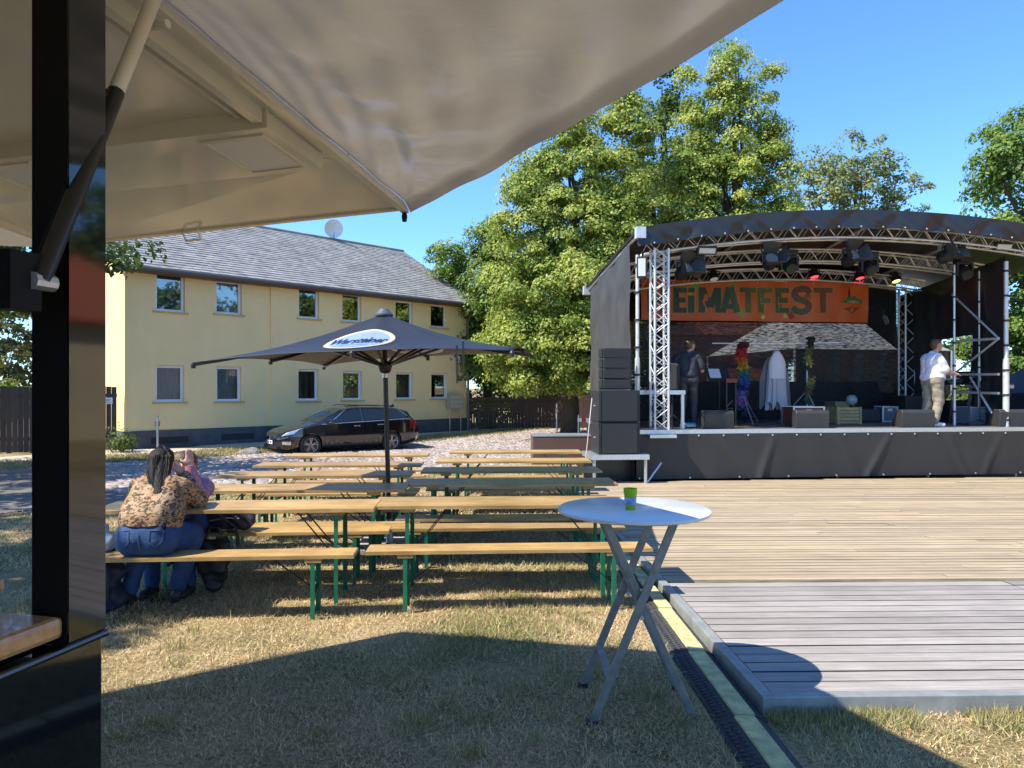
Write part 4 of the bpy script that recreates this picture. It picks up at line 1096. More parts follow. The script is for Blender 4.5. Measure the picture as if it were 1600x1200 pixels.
tree('robinia_tree', 'airy pale tree with open branches behind the middle of the stage roof', x, Yt, 15, lb, 420, 62, .17, (0.17, 0.22, 0.065), (0.38, 0.40, .16), .28, 6, clr=.5, core=.25, limbs=22)
Yt = 22.5; x = TX(1660, Yt)
lb = [(0, 0, 9.1, 2.5, 2.4, 2.0), (-1.5, -.3, 8.9, 1.2, 1.2, 1.0), (-.8, 0, 6.6, 2.3, 2.0, 1.3), (-2.2, -.2, 6.2, 1.2, 1.1, .8), (.6, 0, 4.2, 2.7, 2.4, 2.0), (-.9, .3, 3.0, 1.7, 1.6, 1.6), (0, 0, 1.5, 2.0, 2.0, 1.5)]
tree('oak_tree', 'bright green tree at the right edge beyond the stage', x, Yt, 10, lb, 560, 140, .125, (0.10, 0.19, 0.03), (0.29, 0.39, .075), .33, 7, clr=.5, core=.15)
# trees on the left that throw the dappled shade
lb = [(0, 0, 6.4, 3.4, 3.4, 2.1), (2.0, .6, 5.0, 1.9, 1.8, 1.0), (-1.5, -1, 5.6, 2.4, 2.4, 1.6), (4.1, .9, 4.95, 1.3, .9, .5), (4.4, 1.0, 4.9, .7, .6, .35), (1.2, 1.6, 4.3, 1.6, 1.5, .9)]
tree('chestnut_tree', 'chestnut tree whose leaves show left of the yellow house gable', -13.6, 15.2, 8, lb, 250, 110, .14, (0.045, 0.09, .015), (0.12, 0.18, .035), .3, 8, clr=.55)
lb = [(0, 0, 6.6, 2.5, 2.5, 1.6), (1.2, 1.0, 5.6, 1.8, 1.6, 1.1), (-1.0, -1, 5.8, 2.0, 2.0, 1.4)]
tree('chestnut_tree', 'tree left of the drinks trailer shading the seated pair', -9.7, 4.1, 8, lb, 190, 70, .2, (0.045, 0.09, .015), (0.12, 0.18, .035), .28, 9, clr=.5)
lb = [(0, 0, 7.2, 3.0, 2.6, 1.7), (1.5, .8, 6.2, 1.9, 1.8, 1.2), (-1.6, -1, 6.2, 2.2, 2.2, 1.4)]
tree('chestnut_tree', 'tree beside the street left of the picture shading the setts', -13.4, 8.2, 9, lb, 120, 70, .2, (0.045, 0.09, .015), (0.12, 0.18, .035), .3, 10, clr=.5)
# shrubs
def shrub(label, x, y, lobes, ncl, per, ls, c0, c1, seed, z=None):
    t = thing('shrub', label, 'shrub', (x, y, gz(x, y)), 0, 'shrubs behind fences and stage')
    me, cc = leaf_mesh(lobes, ncl, per, ls, c0, c1, .32, .5, seed, core=.3); me.name = 'foliage'; link('foliage', me, t)
    b = MB()
    for k in range(7):
        q = Vector(cc[(k * 13) % len(cc)]); b.tube([(0, 0, -.1), q * .5 + Vector((0, 0, .1)), q], [.03, .02, .008], 5)
    b.build('stems', M_bark, t)
shrub('yellow green shrub over the left board fence', -16.2, 21.6, [(0, 0, 1.7, 1.3, 1.0, 1.0), (-1.4, .2, 1.5, 1.2, 1.0, 1.0), (1.2, .2, 1.4, .9, .9, .8)], 80, 70, .14, (0.10, 0.16, .02), (0.24, 0.30, .05), 21)
shrub('grey green bush behind the left board fence', -18.5, 25.5, [(0, 0, 3.2, 2.2, 1.8, 2.4), (2.2, 0, 2.6, 1.6, 1.4, 2.2)], 110, 70, .16, (0.06, 0.085, .035), (0.17, 0.20, .09), 22)
shrub('small weeds at the foot of the left board fence', HP(-.25, .55).x, HP(-.25, .55).y, [(0, 0, .28, .35, .25, .3)], 24, 30, .07, (0.07, 0.12, .02), (0.18, 0.24, .05), 23)
for i, (px, Y, h, lab) in enumerate(((742, 35, 2.2, 'dark hedge bush behind the timber gate'), (868, 38, 2.1, 'bright hedge bush above the brown fence'), (960, 36, 2.4, 'hedge bush behind the speaker stack'), (1080, 37, 2.4, 'hedge bush hidden behind the left half of the stage'),
                                   (1492, 24.0, 5.4, 'bright bush seen through the gap in the stage side wall'), (1560, 21, 2.4, 'bush right behind the stage corner'))):
    x = TX(px, Y); shrub(lab, x, Y, [(0, 0, h * .5, 1.9, 1.3, h * .5), (1.2, .3, h * .42, 1.3, 1.1, h * .45), (-1.3, .2, h * .45, 1.3, 1.1, h * .45)], 120, 70, .13, (0.075, 0.13, .02), (0.22, 0.28, .05), 30 + i)

# red roofed house on the right, outside the picture but mirrored in windows and gloss paint
rh = thing('red_roofed_house', 'pale house with red tiled roof standing right of the dance floor', 'house', (21.5, 4.0, gz(21.5, 4.0)), R(80))
M_pale = mat('pale_render', (.55, .46, .30), .9, var=.05, scale=1); M_rt = mat('red_tile', (.36, .10, .05), .8, var=.2, scale=6)
MB().box(0, 20, -8, 0, -.3, 4.1).build('wall', M_pale, rh)
MB().prism([(.5, 4.05), (-8.5, 4.05), (-8.5, 4.2), (-4, 7.4), (.5, 4.2)], -.4, 20.4).build('roof', M_rt, rh).data.transform(Matrix(((0, 1, 0, 0), (1, 0, 0, 0), (0, 0, 1, 0), (0, 0, 0, 1))))
for i in range(6):
    w = MB().box(1.5 + i * 3.2, 2.7 + i * 3.2, .001, .05, 1.2, 2.7).build('window', M_fr, rh); MB().box(1.6 + i * 3.2, 2.6 + i * 3.2, .051, .06, 1.3, 2.6).build('pane', M_cg, w)

for i, (x_, y_, lab) in enumerate(((33, 20, 'big dark tree behind the red roofed house, farther along'), (32, 8, 'big dark tree behind the red roofed house, nearer the trailer'))):
    tree('maple_tree', lab, x_, y_, 11, [(0, 0, 8, 5.5, 5.5, 4.5), (-1, 4, 6.5, 4, 4, 3.5), (-1, -4, 6.5, 4, 4, 3.5)], 200, 60, .42, DK0, DK1, .4, 50 + i, clr=1.2)
# ------------------------------------------------------------------ stage
SX, SY, SZ, SA = 2.70, 13.85, -.25, R(7)
FLR = 1.056
stage = thing('stage', 'open air stage with arched black roof, truss towers and black skirt', 'stage', (SX, SY, SZ), SA)
def SW(u, v, z=0.0):                                # stage place to world
    return Vector((SX + u * math.cos(SA) - v * math.sin(SA), SY + u * math.sin(SA) + v * math.cos(SA), SZ + z))
def SUV(px, v):                                     # u of photo column px at stage depth v
    k = (px - 800) / F; c, s = math.cos(SA), math.sin(SA)
    return (k * (SY + v * c) - SX + v * s) / (c - k * s)
def SZp(px, py, v):                                 # stage height of a photo point at depth v
    u = SUV(px, v); Y = SY + u * math.sin(SA) + v * math.cos(SA); return H - (py - Y0) / F * Y - SZ
M_pvc = mat('black_pvc', (0.020, 0.021, 0.023), .30, var=.15, scale=3, bump=.15, bscale=12, spec=.5)
M_skirt = mat('skirt_tarp', (0.036, 0.034, 0.031), .55, var=.10, scale=1.5, spec=.4)
M_side = mat('side_tarp', (0.055, 0.055, 0.056), .45, var=.2, scale=2.0, bump=.2, bscale=5)
M_truss = mat('truss_aluminium', (0.66, 0.66, 0.65), .40, .45, var=.1, scale=12)
M_floor = mat('stage_floor', (0.10, 0.085, 0.078), .55, var=.2, scale=5, col2=(0.16, .13, .12))
UR, VB = 8.6, 4.1
MB().box(-.35, UR, .03, VB, FLR - .06, FLR).build('stage_floor', M_floor, stage)
MB().box(-.36, UR, -.012, .028, FLR - .075, FLR + .006).build('front_rail', M_alu, stage)
def skirt(a, c_, z0, z1, name, m, parent, amp=.03, n=170, seed=0):
    a, c_ = Vector(a), Vector(c_); d = c_ - a; nrm = Vector((d.y, -d.x, 0)).normalized(); b = MB(); L_ = d.length
    def fn(u, v):
        x = u * L_; p = a + d * u; z = z0 + (z1 - z0) * v
        w = 0
        for k in range(7):                           # pulls running down from the eyelets
            xc = (.35 + k * 1.22 + seed) ; dx = x - xc - (1 - v) * (.55 if k % 2 else -.4) * (1 + .3 * math.sin(k * 2.1))
            w += math.exp(-(dx / .07) ** 2) * (.9 - .5 * v) * (1 if k % 3 else .6)
        w += .35 * math.sin(x * 9 + 2 * v) * (1 - v) * .5
        return p + nrm * (amp * w * (1 - v ** 6)) + Vector((0, 0, z))
    b.grid(fn, n, 22); return b.build(name, m, parent, smooth='all')
sk = skirt((-.34, -.02, 0), (UR, -.02, 0), .115, FLR - .075, 'front_skirt', M_skirt, stage, amp=.05)
eye = MB().lathe([(.0, -.004), (.016, -.004), (.018, .0), (.016, .004)], 10, ax='y').mesh('eyelet', M_alu)
for i in range(18):
    link('eyelet', eye, sk, (-.1 + i * .5, -.03, FLR - .11)); 
    if i % 2 == 0: link('eyelet', eye, sk, (-.28 + i * .5, -.045, .14))
skirt((-.36, VB, 0), (-.36, 0, 0), .0, FLR - .08, 'side_skirt', M_pvc, stage, n=60)
for u in (0, 2, 4, 6, 8):
    for v in (.4, 2.2, 3.9): MB().tube([(u, v, .0), (u, v, FLR - .06)], .03, 8).build('leg', M_truss, stage)

def zf(u): return 5.30 - .47 * ((u - 4.6) / 4.95) ** 2        # front arch
def zr(u, v): return zf(u) - .115 * v                         # roof falls to the back
U0, U1, V0, V1 = -.38, 9.55, -.28, 4.25
b = MB()
def rf(u, v):
    uu = U0 + (U1 - U0) * u; vv = V0 + (V1 - V0) * v
    return (uu, vv, zr(uu, max(vv, 0)) + .03 - .03 * abs(math.sin(v * math.pi * 3)))
b.grid(rf, 50, 18); rt = b.build('roof_tarp', M_pvc, stage, smooth='all'); m_ = rt.modifiers.new('cloth', 'SOLIDIFY'); m_.thickness = .012
b = MB()
def fa(u, v):
    uu = U0 + (U1 - U0) * u
    w = .035 * math.sin(uu * 5.3) * math.sin(uu * 1.7 + 1) + .02 * math.sin(uu * 11 + v * 6) * math.sin(uu * 2.3) + .05 * abs(math.sin((uu - v * .35) * 3.1)) ** 9 + .04 * abs(math.sin((uu + v * .5) * 2.2 + 1)) ** 14
    return (uu, V0 - .012 + w * (1 - v), zf(uu) + .035 - (.36 + .015 * math.sin(uu * 6.2)) * (1 - v))
b.grid(fa, 240, 10); fs_ = b.build('fascia', mat('fascia_pvc', (0.022, 0.023, 0.026), .34), stage, smooth='all')
for i in range(20):
    u = U0 + .3 + i * .46
    link('eyelet', eye, fs_, (u, V0 - .05, zf(u) - .30))

def truss(parent, pts, w, name, up=Vector((0, 0, 1)), bays=None, rc=.024, rb=.010, side=None, tri=False):
    """lattice girder along pts: chords and each brace its own piece"""
    t = link(name, None, parent); n = len(pts)
    d = [(pts[min(i + 1, n - 1)] - pts[max(i - 1, 0)]).normalized() for i in range(n)]
    sv = side
    cor = [(-.5, -.5), (.5, -.5), (.5, .5), (-.5, .5)] if not tri else [(-.5, .5), (.5, .5), (0, -.5)]
    ch = []
    for (i, j) in cor:
        line = []
        for k, p in enumerate(pts):
            s = sv.normalized(); u2 = s.cross(d[k]).normalized()
            if u2.dot(up) < 0: u2 = -u2
            line.append(p + s * (i * w) + u2 * (j * w))
        ch.append(line); MB().tube(line, rc, 8).build('chord', M_truss, t, smooth=True)
    nc = len(cor)
    for f in range(nc):
        A, B = ch[f], ch[(f + 1) % nc]
        for k in range(n - 1):
            a, c_ = (A[k], B[k + 1]) if k % 2 == 0 else (B[k], A[k + 1])
            MB().tube([a, c_], rb, 5).build('brace', M_truss, t)
    return t
# front tower (left), rear tower (right)
def tower(u, v, z0, z1, w, bays, name):
    pts = [Vector((u, v, z0 + (z1 - z0) * k / bays)) for k in range(bays + 1)]
    t = truss(stage, pts, w, name, up=Vector((0, 1, 0)), side=Vector((1, 0, 0)))
    return t
tw = tower(.135, .02, FLR + .01, 4.52, .27, 17, 'truss_tower')
# second diagonal of each bay on the front face gives the crossed lattice
for k in range(17):
    z0_, z1_ = FLR + .01 + (4.52 - FLR - .01) * k / 17, FLR + .01 + (4.52 - FLR - .01) * (k + 1) / 17
    s = 1 if k % 2 else -1
    MB().tube([(.135 - s * -.135, .02 - .135, z0_), (.135 + s * -.135, .02 - .135, z1_)], .010, 5).build('brace', M_truss, tw)
    MB().tube([(.135 - s * .135, .02 - .135, z0_), (.135 + s * .135, .02 - .135, z1_)], .010, 5).build('brace', M_truss, tw)
MB().box(-.12, .40, -.2, .2, FLR - .14, FLR - .08).build('foot_plate', M_alu, tw)
ur = SUV(1411, 3.75)
tower(ur, 3.6, FLR, 4.35, .26, 14, 'truss_tower')
# arched roof girders
for v, w, e in ((.12, .26, 8.9), (1.75, .26, 8.4), (3.3, .26, 8.0)):
    n = 44; pts = [Vector((-.2 + (e + .2) * k / n, v, zr(-.2 + (e + .2) * k / n, v) - .30)) for k in range(n + 1)]
    truss(stage, pts, w, 'roof_girder', side=Vector((0, 1, 0)), rb=.009, tri=False)
for u in (-.30, 2.3, 4.7, 7.1):
    n = 8; pts = [Vector((u, V0 + .1 + (V1 - V0 - .2) * k / n, zr(u, max(0, V0 + .1 + (V1 - V0 - .2) * k / n)) - .06)) for k in range(n + 1)]
    MB().tube(pts, .03, 8).build('purlin', M_truss, stage)
for (u, v) in ((-.33, V0 + .02), (-.33, V1 - .05)):
    MB().box(u - .09, u + .09, v - .07, v + .07, zr(u, max(v, 0)) - .17, zr(u, max(v, 0)) + .04).build('corner_bracket', M_truss, stage)
# telescopic masts with clamps
def mast(u, v, z0, z1, r=.05):
    m_ = MB().tube([(u, v, z0), (u, v, z1 * .55)], r, 12).tube([(u, v, z1 * .55), (u, v, z1)], r * .72, 12).build('mast', M_truss, stage, smooth=True)
    for k in range(7):
        z = z0 + .3 + k * (z1 - z0 - .5) / 6; MB().lathe([(r * 1.15, -.02), (r * 1.3, -.02), (r * 1.3, .02), (r * 1.15, .02)], 12, (u, v, z)).build('clamp', M_black, m_)
mast(SUV(996, .25), .25, .75, 4.45); mast(SUV(1572, .3), .3, .9, 4.5, .06); mast(SUV(1491, .8), .8, FLR, 4.5, .03)
mast(SUV(1519, 1.6), 1.6, FLR, 4.45, .028); mast(SUV(1530, 1.2), 1.2, FLR, 4.45, .028)
ul, uw = SUV(994, .3), SUV(1574, .3)
# side frames at the right
fr = link('side_frame', None, stage); ua = 7.62
for z in (1.75, 2.15, 2.9): MB().bar((ua, .4, z), (ua, 1.75, z + .02), .05, .05).build('rail', M_truss, fr)
for (a, c_, z, w) in ((.4, 1.75, 2.9, 4.0), (1.75, .4, 2.15, 2.9), (.4, 1.2, 1.1, 2.1)): MB().tube([(ua, a, z), (ua, c_, w)], .022, 6).build('stay', M_truss, fr)
MB().tube([(-.2, .35, FLR + .72), (.05, .3, FLR + .72)], .03, 6).build('hand_rail', M_truss, stage)
MB().box(-.25, .75, .28, .34, FLR + .68, FLR + .76).build('hand_rail', M_alu, stage)
MB().box(-.26, -.19, .28, .34, FLR, FLR + .68).build('hand_rail', M_steel, stage)
MB().box(.69, .75, .345, .40, FLR, FLR + .76).build('hand_rail', M_alu, stage)
# walls
def wall_sheet(a, c_, z0, z1, name, m, hole=None, amp=.04, seed=0.0):
    a, c_ = Vector(a), Vector(c_); d = c_ - a; nrm = Vector((d.y, -d.x, 0)).normalized(); b = MB(); n, k = 44, 26
    for i in range(n + 1):
        for j in range(k + 1):
            u, v = i / n, j / k; p = a + d * u; zt = z1(p) if callable(z1) else z1; z = z0 + (zt - z0) * v
            w = math.sin(u * 13 + seed + 2 * v) * .5 + math.sin(u * 29 - 4 * v + seed) * .3 + math.sin((u + v) * 17) * .3
            b.v.append(tuple(p + nrm * (w * amp) + Vector((0, 0, z))))
    for i in range(n):
        for j in range(k):
            q = i * (k + 1) + j; cu = (i + .5) / n; p = Vector(b.v[q])
            cz = (Vector(b.v[q]).z + Vector(b.v[q + 1]).z) / 2
            if hole and hole[0] < (a + d * cu).y < hole[1] and hole[2] < cz < hole[3]: continue
            b.f.append((q, q + k + 1, q + k + 2, q + 1))
    return b.build(name, m, stage, smooth='all')
wall_sheet((-.31, .5, 0), (-.31, 3.95, 0), FLR - .2, lambda p: zr(p.x, p.y) - .10, 'side_wall', M_side, seed=1.0)
wall_sheet((7.9, .5, 0), (7.9, 3.95, 0), FLR, lambda p: zr(p.x, p.y) - .38, 'side_wall', M_pvc, hole=(1.5, 2.75, FLR + .55, 3.05), amp=.05, seed=3.0)
M_net = net_mat('black_scrim', (0.010, 0.010, 0.012), .0, .40)
wall_sheet((-.28, 3.95, 0), (7.9, 3.95, 0), FLR, lambda p: zr(p.x, p.y) - .30, 'backdrop', M_net, amp=.02, seed=5.0)
# lower black curtain behind the backdrop
b = MB(); b.grid(lambda u, v: (-.2 + u * 8.0, 4.03 + .03 * math.sin(u * 60), .2 + v * (1.55 + (.28 if .33 < u < .95 else .0))), 80, 3); b.build('rear_skirt', M_pvc, stage, smooth='all')

# solid black sheets closing the top and the right of the back wall
b = MB(); b.grid(lambda u, v: (-.25 + u * 8.1, 4.05 + .03 * math.sin(u * 50), 3.52 + v * (zr(-.25 + u * 8.1, 4.05) + .0 - 3.52)), 70, 4); b.build('rear_panel', M_pvc, stage, smooth='all')
q_ = [(SUV(1352, 4.08), 3.53), (SUV(1404, 4.08), SZp(1404, 545, 4.08)), (7.88, SZp(1404, 545, 4.08)), (7.88, 3.53)]
MB().prism(q_, 4.075, 4.085).build('rear_panel', M_pvc, stage)
# banner
M_ban = mat('orange_banner', (0.68, 0.11, 0.018), .5, col2=(0.74, .15, .025), var=.1, scale=1.2, transl=.15)
vb = 3.35
bu0, bu1 = SUV(1001, vb), SUV(1358, vb); bz0, bz1 = SZp(1180, 502, vb), SZp(1180, 439, vb)
bw, bh = bu1 - bu0, bz1 - bz0
bp = SW((bu0 + bu1) / 2, vb, (bz0 + bz1) / 2)
ban = thing('festival_banner', 'orange festival banner with large dark lettering hung under the stage roof', 'banner', bp, SA)
b = MB()
def bwave(x, z): return .035 * math.sin(x * 2.6) + .018 * math.sin(x * 7 + z * 3) + .010 * math.sin(x * 13 - z * 6)
b.grid(lambda u, v: ((u - .5) * bw, bwave((u - .5) * bw, v), (v - .5) * bh), 70, 10)
cl_ = b.build('cloth', M_ban, ban, smooth='all')
def letter_mat():
    m = bpy.data.materials.new('banner_letters'); m.use_nodes = True; N = m.node_tree.nodes; L = m.node_tree.links; bs = N['Principled BSDF']; bs.inputs['Roughness'].default_value = .55
    tc = N.new('ShaderNodeTexCoord'); sp = N.new('ShaderNodeSeparateXYZ'); nz = N.new('ShaderNodeTexNoise'); nz.inputs['Scale'].default_value = 2.2
    L.new(tc.outputs['Object'], sp.inputs[0]); L.new(tc.outputs['Object'], nz.inputs['Vector'])
    ad = N.new('ShaderNodeMath'); ad.operation = 'MULTIPLY_ADD'; ad.inputs[1].default_value = .18; ad.inputs[2].default_value = .41
    a2 = N.new('ShaderNodeMath'); a2.operation = 'MULTIPLY_ADD'; a2.inputs[1].default_value = .35
    L.new(sp.outputs['X'], ad.inputs[0]); L.new(nz.outputs['Fac'], a2.inputs[0]); L.new(ad.outputs[0], a2.inputs[2])
    sb_ = N.new('ShaderNodeMath'); sb_.operation = 'SUBTRACT'; sb_.inputs[1].default_value = .17; L.new(a2.outputs[0], sb_.inputs[0])
    rp = N.new('ShaderNodeValToRGB'); L.new(sb_.outputs[0], rp.inputs[0])
    els = rp.color_ramp.elements; els[0].position = .0; els[0].color = (.03, .05, .03, 1); els[1].position = 1.0; els[1].color = (.10, .07, .05, 1)
    for p_, c_ in ((.25, (.025, .055, .035, 1)), (.42, (.10, .13, .03, 1)), (.55, (.05, .08, .03, 1)), (.66, (.16, .03, .02, 1)), (.8, (.12, .07, .02, 1)), (.9, (.09, .08, .05, 1))):
        e = els.new(p_); e.color = c_
    L.new(rp.outputs[0], bs.inputs['Base Color']); return m
def on_banner(name, me, x, z, sx, sz_, dy):
    for v in me.vertices:
        X, Z = x + v.co.x * sx, z + v.co.y * sz_; v.co = (X, bwave(X, Z / bh + .5) - dy, Z)
    return link(name, me, ban)
M_rimL = mat('letter_rim', (0.32, 0.26, 0.05), .5); M_letL = letter_mat()
def glyph(ch):                                      # heavy block capitals as strokes in a unit box: polylines
    S_arc = [(.93, .80), (.78, .93), (.5, .97), (.2, .90), (.12, .74), (.25, .58), (.5, .51), (.78, .42), (.88, .26), (.78, .09), (.5, .03), (.2, .07), (.07, .20)]
    return {'H': [[(.14, 0), (.14, 1)], [(.86, 0), (.86, 1)], [(.14, .5), (.86, .5)]], 'E': [[(.2, 0), (.2, 1)], [(.2, .90), (1, .90)], [(.2, .5), (.92, .5)], [(.2, .10), (1, .10)]],
            'i': [[(.5, 0), (.5, .68)], [(.5, .80), (.5, .98)]], 'M': [[(.11, 0), (.11, 1)], [(.89, 0), (.89, 1)], [(.13, .96), (.5, .22)], [(.87, .96), (.5, .22)]],
            'A': [[(.08, 0), (.47, 1)], [(.92, 0), (.53, 1)], [(.25, .25), (.75, .25)]], 'T': [[(.5, 0), (.5, .9)], [(0, .90), (1, .90)]],
            'F': [[(.2, 0), (.2, 1)], [(.2, .90), (1, .90)], [(.2, .48), (.9, .48)]], 'S': [S_arc]}[ch]
def letter(ch, f0, f1, z0, z1, stem, m_, dy, grow):
    q = MB(); x0, w_ = (f0 - .5) * bw, (f1 - f0) * bw; k = 0
    for st in glyph(ch):
        for i in range(len(st) - 1):
            a = Vector((x0 + st[i][0] * w_, z0 + st[i][1] * (z1 - z0))); c = Vector((x0 + st[i + 1][0] * w_, z0 + st[i + 1][1] * (z1 - z0)))
            d = (c - a).normalized(); nn_ = Vector((-d.y, d.x)); horiz = abs(d.x) > abs(d.y)
            h_ = (stem * .40 if horiz and ch != 'S' else stem * .5) + grow; ext = grow + (.02 if ch == 'S' else 0)
            pts = [a - d * ext - nn_ * h_, c + d * ext - nn_ * h_, c + d * ext + nn_ * h_, a - d * ext + nn_ * h_]
            q.add([(p_.x, bwave(p_.x, p_.y / bh + .5) - dy - k * .0005, p_.y) for p_ in pts], [(0, 1, 2, 3)]); k += 1
    q.build('banner_letter', m_, ban)
for ch, f0, f1 in (('H', .030, .110), ('E', .140, .197), ('i', .203, .230), ('M', .250, .338), ('A', .342, .415), ('T', .420, .496), ('F', .506, .565), ('E', .583, .643), ('S', .655, .735), ('T', .747, .830)):
    dz_ = -.06 * (1 - (f0 / .83)) * bh
    letter(ch, f0, f1, -bh * .26 + dz_, bh * .36 + dz_, .155, M_rimL, .006, .016); letter(ch, f0, f1, -bh * .26 + dz_, bh * .36 + dz_, .155, M_letL, .0145, 0)
# splashes of colour and the small town emblem at the right end
def blob(x, z, r, m_, dy=.005, n=11, sq=1.0, seed=0):
    g = random.Random(seed); q = MB(); q.v.append((0, 0, 0)); 
    for k in range(n): a = 6.2832 * k / n; rr = r * g.uniform(.6, 1.2); q.v.append((rr * math.cos(a), rr * math.sin(a) * sq, 0))
    for k in range(n): q.f.append((0, 1 + k, 1 + (k + 1) % n))
    return on_banner('paint_splash', q.mesh('paint_splash', m_), x, z, 1, 1, dy)
for i, (fx, fz_, r, c) in enumerate(((-.27, .34, .10, (.12, .30, .05)), (-.29, .12, .06, (.4, .35, .05)), (-.07, -.30, .12, (.30, .28, .04)), (.125, -.36, .07, (.5, .4, .1)), (.03, -.38, .06, (.6, .5, .15)), (.15, -.33, .1, (.3, .02, .02)), (-.11, .38, .10, (.16, .22, .05)), (.22, .1, .12, (.35, .05, .03)))):
    blob(bw * fx, bh * fz_, r, mat(f'splash_{i}', c, .55), .0035 + .0004 * i, seed=i)
eg = MB().add([(-.34, -.03, 0), (-.16, .04, 0), (-.09, .12, 0), (0, .10, 0), (.08, .15, 0), (.20, .06, 0), (.30, .04, 0), (.31, -.05, 0), (-.1, -.05, 0)], [tuple(range(9))])
on_banner('emblem_hill', eg.mesh('emblem_hill', mat('emblem_green', (.04, .16, .03), .5)), bw * .42, bh * .03, 1, 1, .006)
eg = MB().add([(-.035, .10, 0), (.035, .10, 0), (.035, .22, 0), (0, .36, 0), (-.035, .22, 0)], [(0, 1, 2, 3, 4)])
on_banner('emblem_tower', eg.mesh('emblem_tower', mat('emblem_brown', (.12, .03, .015), .5)), bw * .41, bh * .03, 1, 1, .007)
eg = MB()
for k in range(9): eg.add([(-.15 + k * .04, -.035, 0), (-.125 + k * .04, -.035, 0), (-.125 + k * .04, .015, 0), (-.15 + k * .04, .015, 0)], [(0, 1, 2, 3)])
on_banner('emblem_script', eg.mesh('emblem_script', mat('emblem_pale', (.30, .42, .25), .5)), bw * .425, bh * .03, 1, 1, .009)
eg = MB().add([(-.24, .0, 0), (-.05, .05, 0), (.12, .03, 0), (.26, .05, 0), (.1, -.06, 0), (0, -.12, 0), (-.1, -.06, 0)], [tuple(range(7))])
on_banner('emblem_wave', eg.mesh('emblem_wave', mat('emblem_red', (.25, .05, .015), .5)), bw * .42, -bh * .16, 1, 1, .006)
for k in range(9): link('eyelet', eye, ban, (-bw / 2 + .04 + k * (bw - .08) / 8, -.03, bh / 2 - .03))

# ------------------------------------------------------------------ stage lamps
def fresnel(label, px, py, v, rz, lit=None):
    u = SUV(px, v); z = SZp(px, py, v); p = SW(u, v, z)
    t = thing('stage_lamp', label, 'stage lamp', p, SA + rz, 'lamps hung from the stage girders')
    zt = zr(u, v) - .43 - z
    MB().tube([(0, 0, .16), (0, 0, max(.2, zt))], .02, 6).build('hook_clamp', M_black, t)
    MB().bar((-.17, 0, -.02), (-.17, 0, .17), .03, .012).bar((.17, 0, -.02), (.17, 0, .17), .03, .012).bar((-.17, 0, .17), (.17, 0, .17), .03, .012, up=(0, 1, 0)).build('yoke', M_black, t)
    c = MB().lathe([(.09, .16), (.13, .10), (.15, -.12), (.0, -.12)], 16, ax='y').build('housing', M_black, t, smooth=True)
    c.rotation_euler = (R(-28), 0, 0)
    for k, (sx, szz) in enumerate(((0, 1), (0, -1), (1, 0), (-1, 0))):
        q = MB()
        if sx == 0: q.add([(-.13, -.12, .14 * szz), (.13, -.12, .14 * szz), (.20, -.34, .24 * szz), (-.20, -.34, .24 * szz), (-.13, -.115, .145 * szz), (.13, -.115, .145 * szz), (.20, -.335, .245 * szz), (-.20, -.335, .245 * szz)], [(0, 1, 2, 3), (7, 6, 5, 4), (0, 4, 5, 1), (2, 6, 7, 3)])
        else: q.add([(.14 * sx, -.12, -.13), (.14 * sx, -.12, .13), (.26 * sx, -.32, .18), (.26 * sx, -.32, -.18), (.145 * sx, -.115, -.13), (.145 * sx, -.115, .13), (.265 * sx, -.315, .18), (.265 * sx, -.315, -.18)], [(0, 1, 2, 3), (7, 6, 5, 4), (0, 4, 5, 1), (2, 6, 7, 3)])
        q.build('barn_door', mat('barn_grey', (0.05, .05, .05), .5), c)
    MB().lathe([(.0, -.122), (.125, -.122), (.125, -.13), (.0, -.14)], 16, ax='y').build('lens', mat('lens', (.2, .2, .2), .15), c, smooth=True)
    MB().box(-.10, .10, .0, .12, .10, .24).build('ballast', mat('lamp_grey', (0.22, .22, .21), .5, .3), t)
    return t
for i, (px, py, lab) in enumerate(((1068, 425, 'leftmost barn door lamp behind the left truss tower'), (1203, 410, 'barn door lamp hanging above the letters of the banner'), (1328, 405, 'barn door lamp hanging above the banner emblem'), (1478, 400, 'rightmost barn door lamp near the right mast'))):
    fresnel('black ' + lab, px, py, .25, R((25, -8, 12, 30)[i]))
def par(label, px, py, v, tilt, col):
    u = SUV(px, v); z = SZp(px, py, v); p = SW(u, v, z)
    t = thing('par_lamp', label, 'stage lamp', p, SA, 'par lamps under the rear girder')
    zt = max(.16, zr(u, v) - .42 - z)
    MB().tube([(0, 0, .12), (0, 0, zt)], .018, 6).build('hook_clamp', M_black, t)
    MB().bar((-.14, 0, 0), (-.14, 0, .13), .025, .01).bar((.14, 0, 0), (.14, 0, .13), .025, .01).bar((-.14, 0, .13), (.14, 0, .13), .025, .01, up=(0, 1, 0)).build('yoke', M_black, t)
    c = MB().lathe([(.06, .16), (.10, .13), (.115, -.10), (.105, -.10), (.10, -.06), (.0, -.06)], 16, ax='y').build('can', M_black, t, smooth=True); c.rotation_euler = (R(tilt), 0, 0)
    MB().lathe([(.0, -.066), (.098, -.066), (.098, -.075), (.0, -.08)], 16, ax='y').build('lens', mat('lamp_' + ''.join(str(int(x * 9)) for x in col), (.3, .3, .3), .3, emit=col, estr=1.6), c, smooth=True)
for (px, py, tl, col, lab) in ((1115, 432, 62, (.05, .05, .05), 'dark par lamp above the left end of the banner'), (1272, 428, 70, (1, .03, .05), 'par lamp glowing red above the banner middle'), (1343, 430, 70, (1, .03, .06), 'par lamp glowing red above the banner emblem'), (1399, 435, 66, (1, .75, .2), 'par lamp glowing amber right of the banner')):
    par(lab, px, py, 3.15, tl, col)
